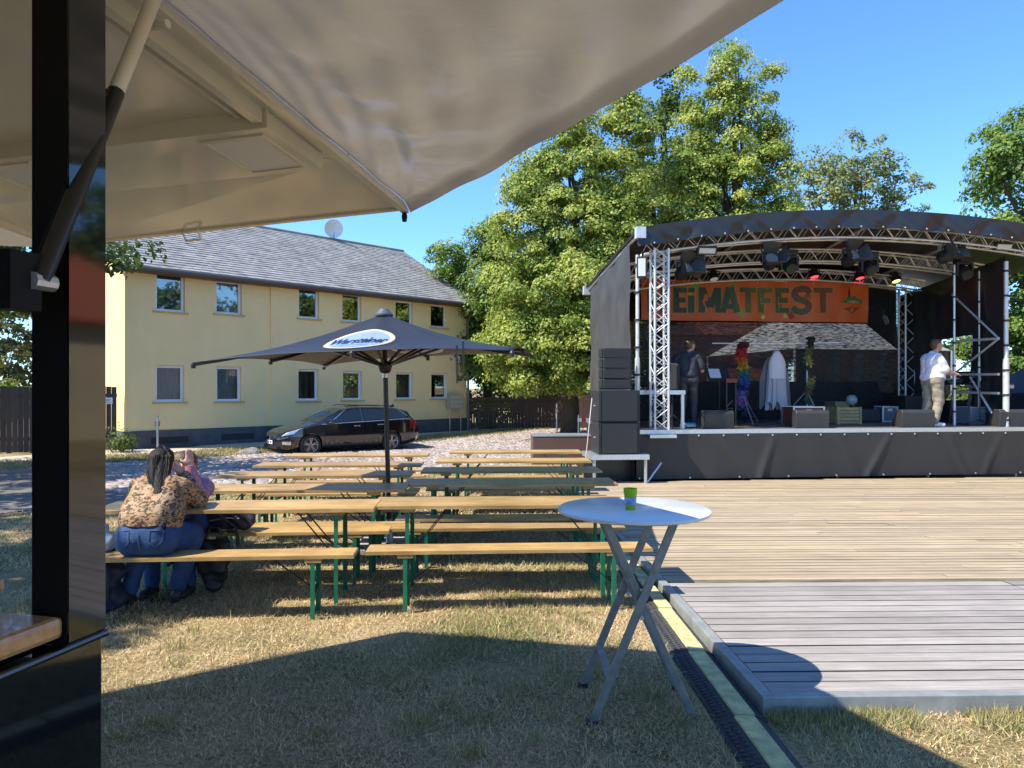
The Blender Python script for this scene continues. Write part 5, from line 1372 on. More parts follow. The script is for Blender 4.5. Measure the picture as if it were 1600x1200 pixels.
def moving_head(label, px, py, v):
    u = SUV(px, v); z = SZp(px, py, v); p = SW(u, v, z); t = thing('moving_head', label, 'stage lamp', p, SA, 'moving head lamps on the girders')
    zt = max(.36, zr(u, v) - .42 - z)
    MB().tube([(0, 0, .3), (0, 0, zt)], .018, 6).build('hook_clamp', M_black, t)
    MB().box(-.16, .16, -.13, .13, .20, .32).build('base', M_black, t, bevel=.02)
    MB().prism([(-.20, -.10), (-.15, -.10), (-.15, .16), (.15, .16), (.15, -.10), (.20, -.10), (.20, .198), (-.20, .198)], -.06, .06).build('yoke', M_black, t)
    h = MB().lathe([(.06, .17), (.12, .12), (.14, .0), (.135, -.14), (.11, -.17), (.0, -.16)], 18, ax='y').build('head', M_black, t, smooth=True); h.rotation_euler = (R(35), 0, 0)
for (px, py, v, lab) in ((1086, 420, .8, 'black moving head lamp beside the left truss tower'), (1232, 415, .9, 'black moving head lamp right of the banner lamp'), (1357, 418, .9, 'black moving head lamp above the banner corner'), (1505, 425, .9, 'black moving head lamp inside the right side frame')):
    moving_head(lab, px, py, v)
def flood(label, px, py, v, w, h, tl, rz=0.0):
    u = SUV(px, v); z = SZp(px, py, v); p = SW(u, v, z); t = thing('flood_lamp', label, 'flood lamp', p, SA + rz, 'flat flood lamps on the stage front')
    q = MB().box(-w / 2, w / 2, -.04, .05, -h / 2, h / 2).build('case', M_black, t); q.rotation_euler = (R(tl), 0, 0)
    MB().box(-w / 2 + .03, w / 2 - .03, -.048, -.0405, -h / 2 + .03, h / 2 - .03).build('front_glass', mat('flood_glass', (.55, .56, .52), .25), q)
    MB().tube([(0, .04, 0), (0, .06, h / 2 + .15)], .015, 6).build('bracket', M_black, t)
flood('grey flood lamp on the left mast', 1003, 418, .18, .20, .40, 0, R(-20)); flood('flat flood lamp under the fascia left of the middle', 1104, 391, .0, .38, .16, 25); flood('flat flood lamp under the fascia at the right mast', 1567, 385, .0, .38, .16, 25)
flood('small lit spotlight hung low beside the rear tower', 1384, 500, 3.2, .12, .22, -20, R(60))

# ------------------------------------------------------------------ loudspeakers
M_cab = mat('speaker_cabinet', (0.018, 0.018, 0.018), .62, var=.25, scale=9, bump=.2, bscale=150)
M_grl = mat('speaker_grille', (0.026, 0.026, 0.026), .55, .2, var=.2, scale=150)
PX_, PY_ = TX(961, 13.7), 13.7
pz = gz(PX_, PY_)
pf_ = thing('speaker_platform', 'low aluminium platform carrying the loudspeaker stack', 'platform', (PX_, PY_, pz), R(5))
pt_ = H - (710 - Y0) / F * 13.35 - pz
MB().box(-.54, .54, -.45, .5, pt_ - .09, pt_).build('deck_frame', M_alu, pf_)
for sx in (-.48, .48):
    for sy in (-.40, .45): MB().tube([(sx, sy, 0), (sx, sy, pt_ - .09)], .03, 8).build('leg', M_alu, pf_)
MB().tube([(.5, -.3, .05), (.85, -.15, .45)], .022, 6).build('brace', M_alu, pf_)
cb = MB().box(-.53, .53, .40, .43, .02, pt_ - .1).build('rear_cloth', M_pvc, pf_)
subh = (708 - 608) / F * 13.45 / 2
for k in range(2):
    t = thing('subwoofer', ['lower black subwoofer box resting on the aluminium platform', 'upper black subwoofer box under the line array'][k], 'loudspeaker', (PX_, PY_ - .02, pz + pt_ + k * subh), R(5), 'stacked loudspeakers left of the stage')
    MB().box(-.39, .39, -.34, .40, 0.002, subh - .004).build('cabinet', M_cab, t, bevel=.012)
    MB().box(-.33, .33, -.362, -.342, .03, subh - .03).build('grille', M_grl, t)
    MB().box(-.375, -.345, -.36, -.342, .03, subh - .03).build('corner_trim', M_black, t)
    for s in (-1, 1): MB().tube([(s * .393, -.1, subh * .5), (s * .41, -.02, subh * .5), (s * .393, .06, subh * .5)], .012, 6).build('handle', M_alu, t)
zt = pz + pt_ + 2 * subh
for k in range(4):
    t = thing('line_array_element', ['lowest', 'second lowest', 'third', 'topmost'][k] + ' box of the dark line array on the subwoofers', 'loudspeaker', (PX_ - .01, PY_ + .02, zt + .012 + k * .197), R(5), 'line array boxes left of the stage')
    t.rotation_euler = (R(-1.5 + k * 1.2), 0, R(5))
    MB().prism([(-.26, 0), (.26, 0), (.26, .185), (-.26, .185)], -.24, .20).build('cabinet', M_cab, t, bevel=.01)
    MB().box(-.24, .24, -.256, -.242, .012, .173).build('grille', M_grl, t)
    MB().box(-.285, -.262, -.2, .1, .02, .165).build('side_rigging', M_black, t)
    MB().box(.262, .285, -.2, .1, .02, .165).build('side_rigging', M_black, t)
def wedge(label, px, v, rz, w=.62):
    u = SUV(px, v); p = SW(u, v, FLR); t = thing('monitor_wedge', label, 'loudspeaker', p, SA + rz, 'floor monitors along the stage edge')
    MB().prism([(-.20, 0), (.20, 0), (.23, .10), (.0, .36), (-.18, .36), (-.215, .30)], -w / 2, w / 2).build('cabinet', mat('monitor_grey', (.032, .032, .032), .5, var=.15, scale=12), t, bevel=.012).rotation_euler = (0, 0, R(90))
    q = MB().add([(.235, -w / 2 + .03, .115), (.235, w / 2 - .03, .115), (.02, w / 2 - .03, .357), (.02, -w / 2 + .03, .357), (.225, -w / 2 + .03, .105), (.225, w / 2 - .03, .105), (.01, w / 2 - .03, .347), (.01, -w / 2 + .03, .347)],
                 [(0, 1, 2, 3), (7, 6, 5, 4), (0, 4, 5, 1), (1, 5, 6, 2), (2, 6, 7, 3), (3, 7, 4, 0)]).build('grille', M_grl, t); q.rotation_euler = (0, 0, R(90))
    for s in (-1, 1): MB().lathe([(.012, -.004), (.012, .004)], 8, (s * (w / 2 - .05), -.19, .30), 'y').build('corner_screw', M_alu, t)
wedge('leftmost grey floor monitor near the left truss tower', 1117, .42, R(3)); wedge('grey floor monitor in front of the red flight case', 1264, .42, R(-9), .66); wedge('grey floor monitor at the feet of the man in white', 1427, .42, R(-9), .66); wedge('rightmost grey floor monitor at the picture edge', 1578, .42, R(-10), .66)
# small speaker on a stand
p = SW(SUV(1050, .55), .55, FLR); t = thing('stand_speaker', 'small black loudspeaker tilted on a pole beside the truss tower', 'loudspeaker', p, SA + R(-25))
q = MB().prism([(-.17, .0), (.13, .0), (.15, .56), (-.14, .60)], -.16, .17).build('cabinet', M_cab, t, bevel=.02); q.location = (0, 0, .72)
MB().box(-.12, .11, -.175, -.162, .06, .53).build('grille', M_grl, q)
MB().tube([(.0, .05, 0), (0, .05, .75)], .02, 8).build('pole', M_black, t)
for a in (0, 2.1, 4.2): MB().tube([(0, .05, .28), (.3 * math.cos(a), .05 + .3 * math.sin(a), .01)], .012, 6).build('leg', M_black, t)

# ------------------------------------------------------------------ props on the stage
vr = 2.0
def stand(label, px):
    u = SUV(px, vr); p = SW(u, vr, FLR); t = thing('light_stand', label, 'stand', p, SA, 'stands carrying the white cross bar')
    MB().tube([(0, 0, .35), (0, 0, 1.78)], .018, 8).build('pole', M_alu, t)
    for a in (.5, 2.6, 4.7):
        MB().tube([(0, 0, .75), (.62 * math.cos(a), .62 * math.sin(a), .01)], .012, 6).build('leg', M_alu, t)
        MB().tube([(0, 0, .36), (.36 * math.cos(a), .36 * math.sin(a), .33)], .008, 6).build('strut', M_alu, t)
    return t
stand('left tripod stand wrapped in a rainbow boa', 1158); stand('right tripod stand wrapped in a yellow and black boa', 1261)
ua_, ub_ = SUV(1113, vr), SUV(1315, vr); pa, pb = SW(ua_, vr, FLR + 1.80), SW(ub_, vr, FLR + 1.84)
tag(MB().tube([pa, pa.lerp(pb, .5) + Vector((0, 0, -.02)), pb], .013, 8).build('cross_bar', mat('bar_white', (.75, .75, .74), .4)), 'thin white bar laid across the two tripod stands', 'bar')
def boa(label, px, cols, z0, z1, r, seed, name='feather_boa'):
    u = SUV(px, vr); p = SW(u, vr - .03, FLR); t = thing(name, label, 'garment', p, SA)
    g = random.Random(seed); n = len(cols)
    for i, c in enumerate(cols):
        q = MB(); a0, a1 = z1 - (z1 - z0) * i / n, z1 - (z1 - z0) * (i + 1) / n
        for k in range(70):
            z = g.uniform(a1, a0); a = g.uniform(0, 6.283); rr = r * g.uniform(.3, 1)
            c0 = Vector((rr * math.cos(a) * .9 + .04 * math.sin(z * 7), rr * math.sin(a) * .6, z)); d = Vector((g.uniform(-1, 1), g.uniform(-1, 1), g.uniform(-1.6, .3))).normalized() * g.uniform(.05, .12)
            q.bar(c0, c0 + d, g.uniform(.03, .06), .006)
        q.build('feather_tuft', mat(f'{name}_{seed}_{i}', c, .8), t)
boa('rainbow coloured feather boa and scarves on the left stand', 1160, [(.10, .02, .02), (.45, .02, .02), (.55, .10, .01), (.50, .32, .03), (.03, .20, .18), (.02, .12, .35), (.03, .03, .16), (.22, .16, .40), (.30, .12, .32), (.02, .08, .10), (.015, .03, .04)], .12, 1.85, .13, 3)
boa('yellow and black feather boa on the right stand', 1264, [(.02, .025, .02), (.16, .14, .03), (.35, .30, .05), (.06, .05, .03), (.26, .22, .06), (.14, .10, .05), (.04, .12, .07)], .45, 1.98, .07, 4)
# white tulle dress on a hanger
p = SW(SUV(1213, vr), vr, FLR); dr = thing('white_dress', 'white tulle dress hanging from the white bar', 'dress', p, SA)
b = MB()
def dfn(u, v):
    z = 1.60 - (1.20 + .10 * math.sin(u * 41)) * v; rr = .05 + .13 * min(1, v * 3.2) ** .7 + .035 * v; a = 2 * math.pi * u; w = 1 + .22 * v * math.sin(a * 11) + .06 * v * math.sin(a * 29 + 1)
    return (rr * w * math.cos(a), rr * .5 * w * math.sin(a), z)
b.grid(dfn, 90, 16); b.build('tulle', mat('tulle', (.62, .56, .58), .8, transl=.3), dr, smooth='all')
b = MB(); b.grid(lambda u, v: ((.05 + .15 * min(1, v * 2.4) ** .7) * math.cos(6.2832 * u), .5 * (.05 + .15 * min(1, v * 2.4) ** .7) * math.sin(6.2832 * u) - .03, 1.63 - .62 * v), 30, 8); b.build('bodice', mat('bodice', (.68, .58, .58), .7), dr, smooth='all')
MB().tube([(0, 0, 1.62), (0, 0, 1.72), (.03, 0, 1.77), (.0, 0, 1.81)], .006, 6).build('hanger_hook', M_alu, dr)
MB().tube([(-.10, 0, 1.60), (0, 0, 1.66), (.10, 0, 1.60)], .01, 6).build('hanger', M_alu, dr)
for sg in (-1, 1):
    b = MB(); b.grid(lambda u, v: (sg * (.05 + (.10 + .18 * min(1, v * 2.2) ** .6) * u + .05 * v), .06 + .03 * math.sin(u * 14 + v * 2), 1.50 - (1.12 + .06 * math.sin(u * 9)) * v), 14, 10); b.build('veil', mat('veil', (.45, .43, .45), .8, transl=.4, alpha=.55), dr, smooth='all')
def case(name, label, px, v, w, d, h, m, rz=0, trim=True, z=FLR):
    p = SW(SUV(px, v), v, z); t = thing(name, label, 'case', p, SA + rz)
    MB().box(-w / 2, w / 2, -d / 2, d / 2, .02, h).build('body', m, t)
    if trim:
        for x in (-w / 2, w / 2):
            for y in (-d / 2, d / 2): MB().box(x - .018, x + .018, y - .018, y + .018, .005, h + .012).build('edge_profile', M_alu, t)
        for zz in (.005, h - .012):
            for y in (-d / 2 - .012, d / 2 - .012): MB().box(-w / 2 + .02, w / 2 - .02, y, y + .024, zz, zz + .024).build('edge_profile', M_alu, t)
        for y in (-d / 2 - .006,): MB().box(-.06, .06, y - .008, y, h * .72, h * .72 + .06).build('latch', M_alu, t)
    return t
case('flight_case', 'red brown flight case with aluminium edges behind the floor monitor', 1254, 1.3, .68, .5, .40, mat('case_red', (.20, .055, .035), .5))
case('flight_case', 'grey flight case with aluminium edges under the mixing desk', 1523, 1.3, .58, .45, .38, mat('case_grey', (.22, .25, .28), .45, .3))
p = SW(SUV(1317, 1.9), 1.9, FLR); t = thing('wooden_crate', 'pale slatted wooden crate with a little globe on it', 'crate', p, SA)
M_cr = mat('crate_wood', (.42, .30, .13), .7, var=.2, scale=6, rnd=.12)
for k in range(5): MB().box(-.29, .29, -.25, -.232, .01 + k * .075, .075 + k * .075).build('slat', M_cr, t)
for k in range(5): MB().box(-.29, .29, .232, .25, .01 + k * .075, .075 + k * .075).build('slat', M_cr, t)
for s in (-1, 1): MB().box(s * .29 - .01, s * .29 + .01, -.231, .231, .01, .38).build('end_board', M_cr, t)
for s in (-1, 1): MB().box(s * .265 - .025, s * .265 + .025, -.266, -.251, .0, .385).build('corner_batten', M_cr, t)
MB().box(-.30, .16, -.2, .24, .386, .50).build('lid_board', mat('crate_dark', (.17, .12, .06), .7), t)
gl_ = thing('globe', 'small blue globe resting on the wooden crate', 'globe', SW(SUV(1329, 1.72), 1.68, FLR + .385), SA)
MB().lathe([(.05, 0), (.06, .005), (.02, .02), (.015, .04)], 14).build('foot', M_black, gl_)
MB().lathe([(.12 * math.sin(math.pi * k / 12), .15 - .12 * math.cos(math.pi * k / 12)) for k in range(1, 12)], 20).build('sphere', mat('globe_sea', (.10, .22, .32), .35, col2=(.28, .33, .20), scale=9), gl_, smooth=True)
case('amplifier', 'black amplifier with pale front near the rear tower', 1384, 2.6, .36, .3, .36, mat('amp_front', (.10, .12, .15), .4), trim=True)
case('equipment_box', 'black equipment box at the foot of the rear tower', 1428, 2.6, .8, .5, .62, M_black, trim=False)
case('effects_rack', 'dark keyboard case on the floor left of the amplifier', 1352, 2.7, .5, .4, .30, M_black, trim=False)
t = case('tool_box', 'white and blue plastic box beside the stand speaker', 1078, .75, .35, .25, .07, mat('tool_white', (.62, .65, .68), .4), trim=False); MB().box(-.10, .14, -.08, .1, .071, .10).build('lid', mat('lid_blue', (.05, .35, .6), .4), t)
# music stand
p = SW(SUV(1124, 1.4), 1.4, FLR); t = thing('music_stand', 'black music stand holding sheets beside the man in dark polo', 'music stand', p, SA)
MB().tube([(0, 0, .3), (0, 0, 1.02)], .012, 6).build('pole', M_black, t)
for a in (.4, 2.5, 4.6): MB().tube([(0, 0, .3), (.28 * math.cos(a), .28 * math.sin(a), .01)], .009, 6).build('leg', M_black, t)
q = MB().box(-.25, .25, -.006, .006, 0, .28).build('desk', M_black, t); q.location = (0, 0, 1.0); q.rotation_euler = (R(-35), 0, 0)
MB().box(-.2, .05, -.012, -.0065, .02, .26).build('sheet', mat('paper', (.55, .56, .6), .8), q)
p = SW(SUV(1141, 1.2), 1.2, FLR); t = thing('keyboard_stand', 'dark floor rack with red topped gear beside the music stand', 'rack', p, SA)
for s in (-1, 1): MB().box(s * .1 - .015, s * .1 + .015, -.05, .05, 0, .92).build('upright', M_black, t)
MB().box(-.12, .12, -.08, .08, .92, 1.0).build('device', mat('device_red', (.22, .03, .03), .5), t)
# mixing desk at the right
p = SW(SUV(1530, 1.75), 1.75, FLR); t = thing('mixing_table', 'dark table with folding legs at the right of the stage', 'table', p, SA)
MB().box(-.62, .62, -.32, .32, .88, .92).build('tabletop', M_black, t)
for s in (-1, 1):
    MB().bar((s * .52, -.26, 0), (s * .42, -.26, .88), .05, .035).build('leg', M_steel, t); MB().bar((s * .52, .26, 0), (s * .42, .26, .88), .05, .035).build('leg', M_steel, t)
MB().box(-.6, .6, -.315, -.29, .80, .875).build('apron', M_steel, t)
p = SW(SUV(1516, 1.6), 1.62, FLR + .922); t = thing('mixer_rack', 'silver edged audio rack on the mixing table', 'audio gear', p, SA)
MB().box(-.16, .18, -.2, .2, 0, .26).build('body', M_black, t)
for z in (.0, .12, .24): MB().box(-.17, .19, -.215, -.201, z, z + .02).build('rack_edge', M_alu, t)
p = SW(SUV(1487, 1.5), 1.55, FLR + .922); t = thing('mixing_console', 'black mixing console under the hands of the man in white', 'audio gear', p, SA)
MB().prism([(-.25, 0), (.12, 0), (.12, .10), (-.25, .05)], -.24, .24).build('body', M_black, t)
for i in range(6): MB().box(-.2 + i * .05, -.185 + i * .05, -.2, -.05, .06 + i * .006, .08 + i * .006).build('fader', M_white, t)
p = SW(SUV(1556, 1.6), 1.6, FLR + .922); t = thing('laptop', 'open laptop with dark red back on the mixing table', 'laptop', p, SA + R(20))
MB().box(-.17, .17, -.12, .12, 0, .018).build('base', M_black, t); q = MB().box(-.17, .17, -.004, .008, 0, .23).build('screen', mat('laptop_red', (.14, .02, .02), .4), t); q.location = (0, .12, .018); q.rotation_euler = (R(-18), 0, 0)
# microphone stand
p = SW(SUV(1531, .9), .9, FLR); t = thing('microphone_stand', 'black microphone stand on tripod feet before the grey flight case', 'stand', p, SA)
MB().tube([(0, 0, .1), (0, 0, .95)], .011, 6).build('pole', M_black, t); MB().lathe([(.012, 0), (.028, .04), (.024, .08), (.0, .1)], 10, (0, 0, .95)).build('microphone', M_steel, t)
for a in (.4, 2.5, 4.6): MB().tube([(0, 0, .12), (.3 * math.cos(a), .3 * math.sin(a), .01)], .009, 6).build('leg', M_black, t)

# ------------------------------------------------------------------ behind the stage, seen through the scrim
p = P(1280, 600, 23.5); tp = thing('pavilion_tent', 'pale pavilion tent seen through the black stage backdrop', 'tent', (p.x, p.y, gz(p.x, p.y)), R(12))
M_tent = mat('tent_roof', (.24, .245, .245), .6); w = 2.6
z0_, z1_ = H - (548 - Y0) / F * 22 + .4, H - (470 - Y0) / F * 23 + .4
b = MB(); b.add([(-w, -w, z0_), (w, -w, z0_), (w, w, z0_), (-w, w, z0_), (-.5, -.3, z1_), (.5, -.3, z1_), (.5, .3, z1_), (-.5, .3, z1_)], [(0, 1, 5, 4), (1, 2, 6, 5), (2, 3, 7, 6), (3, 0, 4, 7), (4, 5, 6, 7)]); b.build('tent_roof', M_tent, tp)
for sx in (-1, 1):
    for sy in (-1, 1): MB().tube([(sx * w, sy * w, 0), (sx * w, sy * w, z0_)], .03, 8).build('pole', M_alu, tp)
b = MB(); b.grid(lambda u, v: (-w + 2 * w * u, -w + .02 + .03 * math.sin(u * 40), .0 + v * (z0_ - .02)), 40, 2); b.build('front_curtain', M_pvc, tp)
p = P(1135, 600, 26.0); sh = thing('brick_shed', 'red brick shed seen dimly through the left of the stage backdrop', 'shed', (p.x, p.y, gz(p.x, p.y)), R(5))
MB().box(-2.2, 2.2, 0, 2.5, 0, 3.9).build('wall', mat('shed_mortar', (.25, .2, .17), .9), sh)
M_br = mat('shed_brick', (.20, .08, .055), .9, rnd=.2)
bc = MB()
for r_ in range(48):
    for c_ in range(18): bc.box(-2.2 + c_ * .25 - (.12 if r_ % 2 else 0) + .13, -2.2 + c_ * .25 - (.12 if r_ % 2 else 0) + .365, -.015, -.001, r_ * .08 + .01, r_ * .08 + .075)
o = bc.build('bricks', M_br, sh); o['kind'] = 'stuff'
MB().prism([(-2.5, 3.85), (2.5, 3.85), (2.5, 3.95), (0, 5.2), (-2.5, 3.95)], -.3, 2.8).build('roof', mat('shed_tile', (.22, .08, .05), .8), sh)
# dark blue tent at the right edge
p = P(1640, 600, 17.5); tb = thing('blue_tent', 'dark blue tent behind the right edge of the stage', 'tent', (p.x, p.y, gz(p.x, p.y)))
w = 1.15; M_bt = mat('tent_blue', (.02, .035, .08), .6); b = MB(); b.add([(-w, -w, 1.8), (w, -w, 1.8), (w, w, 1.8), (-w, w, 1.8), (0, 0, 2.7)], [(0, 1, 4), (1, 2, 4), (2, 3, 4), (3, 0, 4)]); b.build('tent_roof', M_bt, tb)
for k, (a, c_) in enumerate((((-w, -w), (w, -w)), ((-w, w), (-w, -w)))): 
    q = MB(); q.grid(lambda u, v: (a[0] + (c_[0] - a[0]) * u + .02 * math.sin(v * 7), a[1] + (c_[1] - a[1]) * u + .03 * math.sin(u * 20), 1.8 * v), 20, 3); q.build('tent_wall', M_bt, tb)
for sx in (-1, 1):
    for sy in (-1, 1): MB().tube([(sx * w, sy * w, 0), (sx * w, sy * w, 1.8)], .025, 8).build('pole', M_alu, tb)
# brown box and barrier left of the stage
p = Vector((TX(884, 17.2), 17.2)); t = thing('brown_box', 'large plain brown panel box behind the farthest beer tables', 'box', (p.x, p.y, gz(p.x, p.y)), R(2))
M_bb = mat('brown_panel', (.11, .062, .05), .5, var=.08, scale=2); hb_ = H - (682 - Y0) / F * 17.2 - gz(p.x, p.y)
MB().box(-.78, .78, 0, .9, .02, hb_).build('body', M_bb, t); MB().box(-.79, .79, -.01, .91, hb_ + .001, hb_ + .025).build('top_rail', M_alu, t)
for x in (-.7, .7): MB().box(x - .05, x + .05, .1, .2, -.05, .02).build('foot', M_black, t)
p = Vector((TX(922, 26), 26)); t = thing('safety_barrier', 'red and white striped barrier beside the speaker stack', 'barrier', (p.x, p.y, gz(p.x, p.y)))
M_red = mat('barrier_red', (.5, .03, .03), .5)
for z in (.2, .75):
    for k in range(6): MB().box(-.45 + k * .15, -.302 + k * .15, -.01, .01, z, z + .13).build('stripe', M_red if k % 2 else M_white, t)
for x in (-.42, .42): MB().tube([(x, .02, -.02), (x, .02, 1.0)], .02, 8).build('post', M_white, t)
# cable hanging by the speakers
a = SW(-.4, .2, 2.4); tag(MB().tube([P(925, 622, 13.3), P(921, 660, 13.2), P(917, 700, 13.2), P(915, 716, 13.2)], .008, 6).build('cable', mat('cable_white', (.6, .58, .55), .6)), 'pale cable hanging down the left side of the subwoofers', 'cable')
# ------------------------------------------------------------------ people
def cap_mesh(b, p0, p1, r0, r1, n=14):
    """tapered capsule"""
    p0, p1 = Vector(p0), Vector(p1); d = p1 - p0; L_ = d.length
    if L_ < 1e-5: d = Vector((0, 0, 1)); L_ = 1e-5; p1 = p0 + d * L_
    d = d.normalized(); pts, rs = [], []
    for k in range(5):
        a = math.pi / 2 * (1 - k / 4); pts.append(p0 - d * r0 * math.sin(a)); rs.append(max(.0008, r0 * math.cos(a)))
    for k in range(5):
        a = math.pi / 2 * (k / 4); pts.append(p1 + d * r1 * math.sin(a)); rs.append(max(.0008, r1 * math.cos(a)))
    # avoid zero-length steps
    q, s = [pts[0]], [rs[0]]
    for p, r in zip(pts[1:], rs[1:]):
        if (p - q[-1]).length > 1e-5: q.append(p); s.append(r)
    b.tube(q, s, n)
def fuse(name, caps, voxel=.011, smooth=5):
    b = MB()
    for c in caps: cap_mesh(b, c[0], c[1], c[2], c[3])
    o = link(name, b.mesh(name))
    r = o.modifiers.new('r', 'REMESH'); r.mode = 'VOXEL'; r.voxel_size = voxel
    s = o.modifiers.new('s', 'SMOOTH'); s.factor = .5; s.iterations = smooth
    bpy.context.view_layer.update()
    me = bpy.data.meshes.new_from_object(o.evaluated_get(bpy.context.evaluated_depsgraph_get()))
    bpy.data.objects.remove(o); me.name = name; me.shade_smooth(); me.materials.clear()
    return me
def seg_dist(X, p0, p1, r0, r1):
    p0, p1 = np.array(p0, float), np.array(p1, float); d = p1 - p0; L2 = max(1e-9, d @ d)
    t = np.clip(((X - p0) @ d) / L2, 0, 1); return np.linalg.norm(X - (p0 + t[:, None] * d), axis=1) - (r0 + (r1 - r0) * t)
def cloth_from(me, sel, lift, fold, seed, m, name):
    V = np.empty(len(me.vertices) * 3); me.vertices.foreach_get('co', V); V = V.reshape(-1, 3)
    Nn = np.empty(len(me.vertices) * 3); me.vertices.foreach_get('normal', Nn); Nn = Nn.reshape(-1, 3)
    used_ = {}; vs, fcs = [], []
    for i in sel:
        f = []
        for k in me.polygons[i].vertices:
            if k not in used_: used_[k] = len(vs); vs.append(k)
            f.append(used_[k])
        fcs.append(f)
    P_, Q = V[vs], Nn[vs]
    w = np.sin(P_[:, 2] * 34 + P_[:, 0] * 15 + seed) * .5 + np.sin(P_[:, 0] * 41 - P_[:, 2] * 23 + P_[:, 1] * 17 + seed) * .35 + np.sin(P_[:, 2] * 71 + P_[:, 1] * 30) * .2
    P_ = P_ + Q * (lift + fold * w)[:, None]
    o = bpy.data.meshes.new(name); o.from_pydata([tuple(p) for p in P_], [], fcs); o.update(); o.shade_smooth(); o.materials.append(m)
    return o
M_skin = mat('skin', (.48, .27, .19), .5, var=.06, scale=12)
def hand(w, d, palm, side, curl, tag_='skin'):
    """palm and five bent fingers; w wrist, d forearm direction, palm = palm normal, side +1 thumb on the cross side"""
    w, d, palm = Vector(w), Vector(d).normalized(), Vector(palm).normalized(); palm = (palm - d * palm.dot(d)).normalized(); s = d.cross(palm) * side
    out = [(w, w + d * .05, .026, .030, tag_), (w + d * .03 + s * .018, w + d * .085 + s * .028, .018, .014, tag_), (w + d * .03 - s * .018, w + d * .085 - s * .026, .018, .013, tag_), (w + d * .03, w + d * .088, .02, .015, tag_)]
    for k, (o_, ln) in enumerate(((.030, .068), (.010, .078), (-.010, .072), (-.029, .056))):
        a = w + d * .088 + s * o_; b1 = a + (d + palm * curl * .6).normalized() * ln * .5; b2 = b1 + (d * .6 + palm * curl * 1.2).normalized() * ln * .5
        out += [(a, b1, .0095, .009, tag_), (b1, b2, .009, .0075, tag_)]
    a = w + d * .03 + s * .03; b1 = a + (d * .5 + s * .8 + palm * .2).normalized() * .04; b2 = b1 + (d * .9 + s * .15 + palm * .4).normalized() * .032
    out += [(a, b1, .013, .0105, tag_), (b1, b2, .0105, .009, tag_)]
    return out
def head(c, f, up=(0, 0, 1), sc=1.0):
    """c centre, f facing"""
    c, f, u = Vector(c), Vector(f).normalized(), Vector(up).normalized(); u = (u - f * u.dot(f)).normalized(); s = f.cross(u)
    k = sc
    out = [(c - f * .02 * k + u * .025 * k, c + f * .025 * k + u * .03 * k, .088 * k, .080 * k, 'skin'), (c + f * .045 * k - u * .005 * k, c + f * .05 * k - u * .07 * k, .062 * k, .042 * k, 'skin'),
           (c + f * .06 * k - u * .085 * k, c + f * .066 * k - u * .088 * k, .030 * k, .026 * k, 'skin'),
           (c + f * .10 * k + u * .01 * k, c + f * .122 * k - u * .022 * k, .011 * k, .015 * k, 'skin'),
           (c + f * .098 * k - u * .052 * k, c + f * .102 * k - u * .053 * k, .020 * k, .018 * k, 'skin')]
    for q in (-1, 1): out.append((c + s * q * .086 * k - f * .005 * k + u * .015 * k, c + s * q * .09 * k - f * .012 * k - u * .02 * k, .016 * k, .012 * k, 'skin'))
    eyes = [c + f * .097 * k + s * q * .032 * k + u * .012 * k for q in (-1, 1)]
    return out, eyes
def person(label, loc, rz, caps, clothes, hair, eyes, hair_mat, voxel=.011):
    t = thing('person', label, 'person', loc, rz)
    me = fuse('body', caps, voxel)
    n = len(me.polygons); C = np.empty(n * 3); me.polygons.foreach_get('center', C); C = C.reshape(-1, 3)
    D = np.stack([seg_dist(C, *c[:4]) for c in caps], 1); tags = [c[4] for c in caps]; best_ = np.array(tags, dtype=object)[D.argmin(1)]
    me.materials.append(M_skin); link('body', me, t)
    for k, (nm_, tg_, m_, lift, fold) in enumerate(clothes):
        sel = np.nonzero([b_ in tg_ for b_ in best_])[0]
        groups_ = [sel]
        if nm_ == 'shoes':                          # one shoe, one part
            xm = (C[sel, 0].min() + C[sel, 0].max()) / 2; groups_ = [sel[C[sel, 0] < xm], sel[C[sel, 0] >= xm]]; nm_ = 'shoe'
        for sg_ in groups_:
            o = link(nm_, cloth_from(me, sg_, lift, fold, k * 2.3, m_, nm_), t)
            so = o.modifiers.new('cloth', 'SOLIDIFY'); so.thickness = .004; so.offset = 0
    if hair:
        hm = fuse('hair', hair, .010, 3); hm.materials.append(hair_mat); link('hair', hm, t)
    for e in eyes:
        MB().lathe([(.011 * math.sin(math.pi * k / 6), -.011 * math.cos(math.pi * k / 6)) for k in range(1, 6)], 8, e).build('eye', mat('eye_white', (.5, .48, .46), .2), t, smooth=True)
    return t
